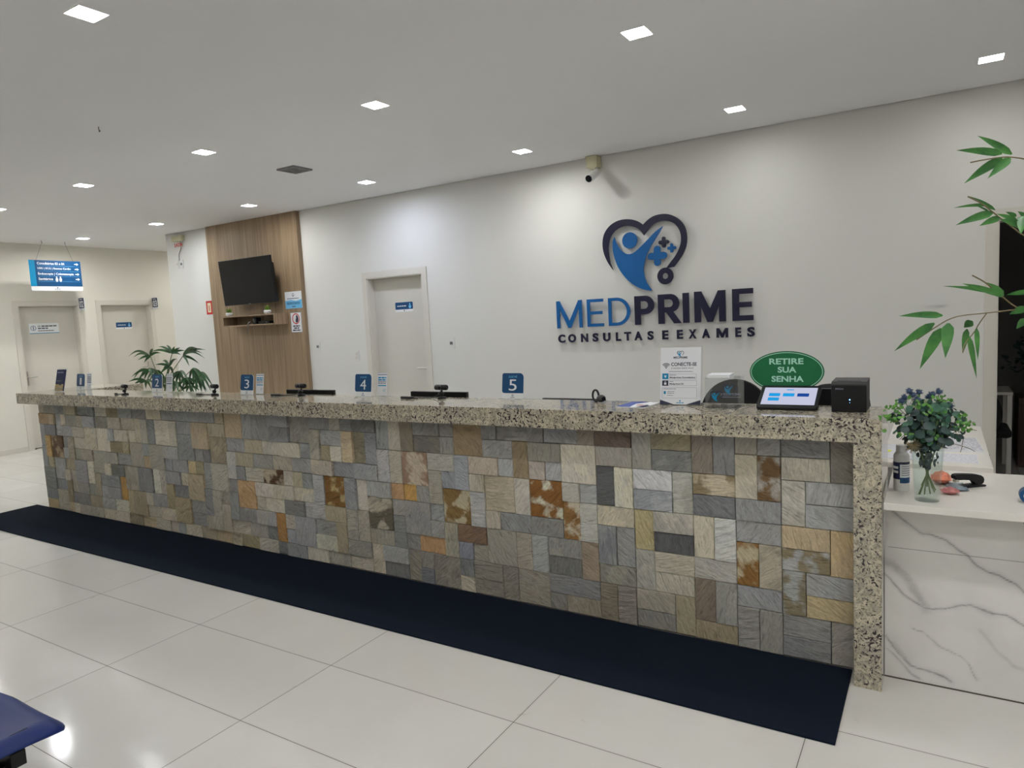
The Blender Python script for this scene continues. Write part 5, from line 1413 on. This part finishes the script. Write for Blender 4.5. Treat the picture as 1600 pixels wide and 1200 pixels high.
# office chairs behind the counter
def office_chair(x, y, zt, rx, rz_, mm, lab, rot=0.0, shape='round'):
    t = thing('office_chair', lab, 'chair', (x, y, 0), rot, 'office chairs behind the counter')
    q = Part(); Fc = (V3((0, 0.0, 0)), V3((1, 0, 0)), V3((0, 0, 1)), V3((0, -1, 0)))
    if shape == 'round': lp = circle(0, zt - rz_, rx, 40, rz_)
    else: lp = smooth_loop([(-rx, zt - 2 * rz_), (rx, zt - 2 * rz_), (rx * 1.02, zt - rz_), (rx * 0.85, zt - 0.01), (rx * 0.5, zt + 0.008), (-rx * 0.5, zt + 0.008), (-rx * 0.85, zt - 0.01), (-rx * 1.02, zt - rz_)], 2)
    q.prism([lp], Fc, -0.03, 0.0, mm); q.build('backrest', t)
    q = Part(); q.box(-0.19, 0.19, 0.04, 0.44, 0.42, 0.49, mm, 0.03); q.build('seat', t)
    q = Part(); q.tube(smooth_open([(0, 0.02, zt - rz_), (0, -0.03, 0.62), (0, 0.03, 0.42), (0, 0.2, 0.40)]), 0.016, M['black'], 8); q.build('back_support', t)
    q = Part(); q.tube([(0, 0.25, 0.08), (0, 0.25, 0.42)], 0.022, M['black'], 12)
    for k in range(5):
        a = 2 * PI * k / 5; e_ = V3((0.20 * math.cos(a), 0.25 + 0.20 * math.sin(a), 0.06)); q.tube([(0, 0.25, 0.09), e_], [0.02, 0.012], M['black'], 8); q.ball(e_ - V3((0, 0, 0.032)), 0.027, M['black'], 1)
    q.build('base', t)
office_chair(-0.955, 3.83, 1.163, 0.185, 0.19, M['black_matt'], 'black round backed office chair behind the clear box')
office_chair(-0.455, 4.10, 1.105, 0.155, 0.22, M['grey_dark'], 'dark grey office chair behind the receipt printer', shape='soft')

# ------------------------------------------------------------------ blue waiting seats, bottom left corner
t = thing('waiting_bench', 'blue plastic waiting bench corner on a black steel beam', 'bench', (-2.205, 0.955, 0))
def seat_shell(x1, name):
    q = Part(); n = 14; W2, D2 = 0.46, 0.44
    vs_ = []; fs_ = []
    for lay in (0, 1):
        for j in range(n + 1):
            for i in range(n + 1):
                u, v = i / n, j / n             # u: 0 left .. 1 right, v: 0 back .. 1 front
                cu_, cv_ = 2 * u - 1, 2 * v - 1
                # rounded corners
                k_ = max(abs(cu_), abs(cv_)); rr_ = (abs(cu_) ** 7 + abs(cv_) ** 7) ** (1 / 7)
                s2 = (k_ / rr_) if rr_ > 0 else 1
                x = x1 - W2 / 2 + cu_ * s2 * W2 / 2; y = -D2 / 2 + cv_ * s2 * D2 / 2
                z = 0.454 - 0.030 * (1 - cu_ ** 2) * (1 - 0.6 * cv_ ** 2) - 0.018 * max(0, cv_) ** 3
                edge = max(abs(cu_), abs(cv_))
                z -= 0.030 * max(0, (edge - 0.86) / 0.14) ** 2
                vs_.append((x, y, z - (0.007 if lay else 0.0)))
    N_ = (n + 1) ** 2
    for s2 in (0, 1):
        for j in range(n):
            for i in range(n):
                b = s2 * N_ + j * (n + 1) + i; fs_.append([b, b + 1, b + n + 2, b + n + 1])
    for i in range(n):
        for (a_, b2) in ((i, i + 1), (n * (n + 1) + i, n * (n + 1) + i + 1), (i * (n + 1), (i + 1) * (n + 1)), (i * (n + 1) + n, (i + 1) * (n + 1) + n)):
            fs_.append([a_, b2, N_ + b2, N_ + a_])
    q.add(vs_, fs_, M['seat_blue'], True)
    # ventilation slots near the side edge
    for k in range(4):
        q.box(x1 - 0.058, x1 - 0.055, -0.10 - k * 0.075 - 0.045, -0.10 - k * 0.075, 0.4285, 0.4425, M['black'])
    return q.build(name, t)
def back_shell(x1):
    q = Part(); q.box(x1 - 0.45, x1 - 0.01, -0.50, -0.488, 0.52, 0.86, M['seat_blue'], 0.005, M=Matrix.Translation((0, 0.06, 0)) @ Matrix.Rotation(0.0, 4, 'X')); q.build('backrest', t)
for k in range(3):
    seat_shell(-0.50 * k, 'seat'); back_shell(-0.50 * k)
q = Part(); q.box(-1.45, -0.045, -0.155, -0.115, 0.345, 0.39, M['black'], 0.002); q.box(-1.45, -0.045, -0.36, -0.32, 0.345, 0.39, M['black'], 0.002)
for k in range(3):
    for yy in (-0.135, -0.34): q.box(-0.5 * k - 0.40, -0.5 * k - 0.06, yy - 0.02, yy + 0.02, 0.385, 0.398, M['black'])
    for xx in (-0.12, -0.34): q.box(-0.5 * k + xx - 0.012, -0.5 * k + xx + 0.012, -0.44, -0.415, 0.35, 0.60, M['black'])
    q.box(-0.5 * k - 0.352, -0.5 * k - 0.108, -0.44, -0.34, 0.345, 0.365, M['black'])
q.build('beam', t)
for xx in (-0.105, -1.30):
    q = Part(); q.box(xx - 0.02, xx + 0.02, -0.175, -0.135, 0.02, 0.345, M['black'], 0.002); q.box(xx - 0.02, xx + 0.02, -0.36, -0.32, 0.02, 0.345, M['black'], 0.002); q.box(xx - 0.02, xx + 0.02, -0.36, -0.15, 0.325, 0.346, M['black']); q.box(xx - 0.022, xx + 0.022, -0.45, -0.05, 0.0, 0.025, M['black'], 0.004); q.build('leg', t)

# ------------------------------------------------------------------ bamboo at the right edge
def leaf_blade(q, base, tip, width, m_, sag=0.0, fold=0.25, seg=7, nrm=None):
    base = V3(base); tip = V3(tip); d_ = tip - base; L_ = d_.length
    view = (CAM - base).normalized() if nrm is None else nrm
    side = d_.cross(view).normalized(); up = side.cross(d_).normalized()
    vs_ = []; 
    for i in range(seg + 1):
        u = i / seg
        wv = width / 2 * (math.sin(PI * min(1, (u + 0.04) ** 0.62)) ** 0.8 if 0 < u < 1 else 0.0)
        if i == 0: wv = width * 0.10
        c = base + d_ * u + V3((0, 0, 1)) * (sag * L_ * math.sin(PI * u)) 
        vs_ += [c + side * wv + up * wv * fold, c - up * 0.0, c - side * wv + up * wv * fold]
    fs_ = []
    for i in range(seg):
        b = 3 * i; fs_ += [[b, b + 1, b + 4, b + 3], [b + 1, b + 2, b + 5, b + 4]]
    q.add(vs_, fs_, m_, True)
BX, BY = 0.47, 2.02
t = thing('bamboo_plant', 'tall bamboo plant reaching leafy twigs in from the right edge', 'plant', (BX, BY, 0))
O = V3((BX, BY, 0))
q = Part(); q.lathe([(0.11, 0), (0.12, 0.01), (0.15, 0.30), (0.16, 0.30), (0.16, 0.33), (0.145, 0.33), (0.14, 0.29), (0, 0.29)], (0, 0, 0), M['plastic_w'], 32); q.build('pot', t)
q = Part(); q.lathe([(0.138, 0.292), (0.08, 0.30), (0.0, 0.302)], (0, 0, 0), M['soil'], 24); q.build('soil', t)
for (dx, dy, h_, lx) in ((0.0, 0.0, 2.15, 0.02), (0.05, 0.04, 2.0, 0.06), (-0.03, 0.05, 1.85, 0.0)):
    q = Part(); pts = [(dx + lx * (z / h_) ** 2, dy, z) for z in [0.28 + (h_ - 0.28) * k / 12 for k in range(13)]]
    q.tube(pts, [0.011 * (1 - 0.5 * k / 12) for k in range(13)], M['stem'], 8)
    for p_ in pts[1:]: q.tube([(p_[0], p_[1], p_[2] - 0.004), (p_[0], p_[1], p_[2] + 0.004)], 0.0125 * (1 - 0.4 * p_[2] / h_), M['twig'], 8)
    q.build('cane', t)
PXW = 1.78 / F_PX
def bpt(px_, py_, Y): return at(px_, py_, Y) - O
def branch(pts, Y, r, leaves, name='twig'):
    q = Part(); P_ = [bpt(x, y, Y + 0.02 * math.sin(i)) for i, (x, y) in enumerate(pts)]
    q.tube(smooth_open([tuple(v) for v in P_], 1), r, M['twig'], 6); q.build(name, t)
    rl = random.Random(len(pts) * 7 + int(Y * 100)); q = Part()
    for (b, e_, wpx) in leaves:
        dy0 = rl.uniform(-0.02, 0.02)
        B_ = bpt(b[0], b[1], Y + dy0 * 0.3); T_ = bpt(e_[0], e_[1], Y + dy0 + rl.uniform(-0.03, 0.03))
        leaf_blade(q, B_ + O, T_ + O, wpx * PXW * 1.05, M['bamboo_leaf'], sag=0.03)
    q.v = [tuple(V3(v) - O) for v in q.v]
    q.build('leaves', t)
branch([(1600 + 70, 262), (1600, 248), (1578, 245), (1560, 246), (1535, 250), (1516, 254)], 1.98, [0.0035, 0.003, 0.0025, 0.002, 0.0012, 0.0008, 0.0008, 0.0008, 0.0008, 0.0008, 0.0006, 0.0006][:0] or 0.0017,
       [((1566, 240), (1494, 235), 10), ((1581, 241), (1527, 212), 9), ((1566, 247), (1506, 287), 12), ((1579, 247), (1543, 279), 11), ((1625, 250), (1650, 215), 10)])
branch([(1660, 400), (1600, 369), (1575, 350), (1553, 333), (1535, 318), (1512, 307)], 2.02, 0.0017,
       [((1547, 320), (1489, 325), 4.5), ((1555, 328), (1512, 306), 5), ((1552, 332), (1493, 352), 11), ((1562, 340), (1530, 353), 9), ((1545, 330), (1522, 320), 2.5), ((1590, 345), (1556, 334), 6), ((1592, 350), (1562, 343), 9), ((1598, 338), (1595, 366), 12), ((1588, 338), (1571, 331), 5), ((1612, 345), (1590, 330), 8), ((1600, 352), (1578, 352), 8)])
branch([(1660, 520), (1588, 481), (1565, 463), (1550, 450), (1538, 440), (1519, 430)], 2.04, 0.0017,
       [((1556, 458), (1472, 447), 5), ((1562, 461), (1503, 443), 8), ((1568, 462), (1541, 441), 10), ((1566, 464), (1520, 445), 6), ((1612, 456), (1571, 461), 7), ((1556, 455), (1492, 447), 3)])
branch([(1680, 478), (1600, 484), (1585, 484), (1542, 489), (1500, 493), (1482, 499), (1468, 507), (1432, 531)], 1.96, 0.0015,
       [((1473, 493), (1404, 494), 9.5), ((1460, 505), (1397, 549), 12), ((1471, 513), (1437, 577), 15), ((1482, 505), (1477, 560), 15), ((1604, 481), (1577, 491), 10), ((1603, 498), (1588, 514), 9)])
branch([(1542, 489), (1530, 505), (1522, 520), (1508, 535), (1504, 550)], 1.96, 0.0012,
       [((1520, 502), (1506, 512), 11), ((1511, 514), (1504, 553), 8), ((1514, 525), (1526, 592), 7), ((1526, 513), (1528, 563), 6)])

# ------------------------------------------------------------------ lady palm behind the counter
PX0, PY0 = -8.35, 5.05
t = thing('lady_palm', 'dark green fan leaved palm in a pot by the oak panel', 'plant', (PX0, PY0, 0))
O = V3((PX0, PY0, 0))
q = Part(); q.lathe([(0.15, 0), (0.16, 0.01), (0.20, 0.36), (0.21, 0.36), (0.21, 0.40), (0.19, 0.40), (0.185, 0.36), (0, 0.36)], (0, 0, 0), M['plastic_w'], 32); q.build('pot', t)
q = Part(); q.lathe([(0.185, 0.362), (0.1, 0.372), (0, 0.375)], (0, 0, 0), M['soil'], 24); q.build('soil', t)
rp = random.Random(21)
fans = [((269, 552), 5.05, [(260, 539), (247, 542), (235, 550), (282, 543), (290, 548), (283, 555), (273, 541)]),
        ((286, 556), 5.0, [(304, 544), (322, 547), (321, 561), (312, 569), (296, 573), (318, 553), (310, 545)]),
        ((235, 556), 4.95, [(200, 558), (208, 559), (215, 563), (225, 567), (252, 552), (240, 545)]),
        ((233, 577), 4.95, [(205, 589), (208, 594), (214, 597), (218, 596), (225, 595), (246, 585), (240, 592)]),
        ((265, 572), 4.9, [(242, 570), (253, 565), (277, 561), (254, 581), (249, 586), (272, 588), (262, 592)]),
        ((302, 575), 4.98, [(327, 601), (321, 595), (317, 603), (312, 605), (320, 611), (303, 605), (310, 613), (295, 600)]),
        ((280, 580), 4.85, [(268, 600), (274, 606), (282, 607), (290, 604), (296, 598), (262, 597)]),
        ((292, 590), 4.85, [(284, 612), (292, 614), (300, 613), (306, 611), (278, 606), (312, 606)]),
        ((228, 594), 4.9, [(200, 597), (206, 603), (214, 606), (236, 607), (244, 604), (228, 608)]),
        ((262, 590), 5.1, [(245, 604), (252, 610), (262, 613), (272, 612), (280, 606)]),
        ((248, 585), 5.15, [(232, 600), (240, 606), (252, 607), (262, 602)]),
        ((308, 590), 5.1, [(298, 612), (306, 616), (316, 616), (324, 612), (328, 604)]),
        ((255, 600), 4.95, [(236, 609), (244, 613), (262, 613), (270, 609), (240, 602)]),
        ((296, 603), 4.9, [(282, 612), (290, 616), (304, 616), (312, 610), (300, 618)]),
        ((312, 582), 5.15, [(334, 606), (330, 612), (322, 616), (316, 612), (306, 606), (330, 598)]),
        ((245, 578), 5.2, [(222, 590), (228, 598), (238, 602), (252, 600), (260, 594)]),
        ((275, 596), 4.8, [(262, 612), (270, 618), (280, 619), (290, 616)])]
for (c_, Y, tips) in fans:
    cc = at(c_[0], c_[1], Y)
    q = Part(); base = V3((PX0 + rp.uniform(-0.06, 0.06), PY0 + rp.uniform(-0.06, 0.06), 0.36))
    mid = (base + cc) / 2 + V3((0, 0, 0.12)) - V3(((cc.x - base.x) * 0.25, 0, 0))
    q.tube([v - O for v in [V3(v) for v in smooth_open([tuple(base), tuple(mid), tuple(cc)], 2)]], 0.005, M['stem'], 6); q.build('stalk', t)
    q = Part()
    for tp in tips:
        T_ = at(tp[0], tp[1], Y + rp.uniform(-0.15, 0.15))
        leaf_blade(q, cc, T_, 0.031, M['palm_leaf'], sag=0.10, fold=0.4, seg=8)
    q.v = [tuple(V3(v) - O) for v in q.v]; q.build('fan_leaf', t)

# ------------------------------------------------------------------ dim room behind the right opening
t = thing('side_table', 'white console table in the dark room', 'table', (0.115, 7.4, 0))
q = Part(); q.box(-0.45, 0.42, -0.25, 0.25, 0.69, 0.715, M['white'], 0.002); q.build('table_top', t)
for x in (-0.44, 0.38):
    for y in (-0.24, 0.20):
        q = Part(); q.box(x, x + 0.035, y, y + 0.035, 0.0, 0.69, M['white']); q.build('leg', t)
t = thing('cabinet', 'low brown slatted cabinet in the dark room', 'cabinet', (1.05, 7.7, 0))
brown = mat('dark_brown_wood', (70, 50, 42), 0.6)
q = Part(); q.box(-0.45, 0.45, -0.2, 0.2, 0.0, 0.62, brown, 0.004)
q.build('body', t)
for k in range(8):
    q = Part(); q.box(-0.43 + k * 0.11, -0.34 + k * 0.11, -0.215, -0.2, 0.05, 0.58, brown, 0.004); q.build('slat', t)
t = thing('potted_shrub', 'dark leafy plant on the cabinet in the dark room', 'plant', (0.75, 7.7, 0.62))
q = Part(); q.lathe([(0.07, 0), (0.10, 0.10), (0.09, 0.17), (0.08, 0.17), (0.08, 0.14), (0, 0.14)], (0, 0, 0), M['grey'], 24); q.build('pot', t)
q = Part()
for k in range(170):
    a = rr.uniform(0, 2 * PI); R = rr.uniform(0, 0.28) ; z = 0.15 + rr.uniform(0, 0.38)
    R *= math.sin(min(PI, (z - 0.1) / 0.48 * PI)) + 0.1
    disc_leaf(q, V3((R * math.cos(a), R * math.sin(a), z)), V3((rr.uniform(-1, 1), rr.uniform(-1, 1), 1)), rr.uniform(0.02, 0.045), M['euca_dark'], 0.6)
q.tube([(0, 0, 0.13), (0.02, 0, 0.4)], 0.008, M['twig'], 6)
q.build('foliage', t)
office_chair(0.30, 6.5, 0.80, 0.12, 0.18, M['black_matt'], 'black chair in front of the console table in the dark room')
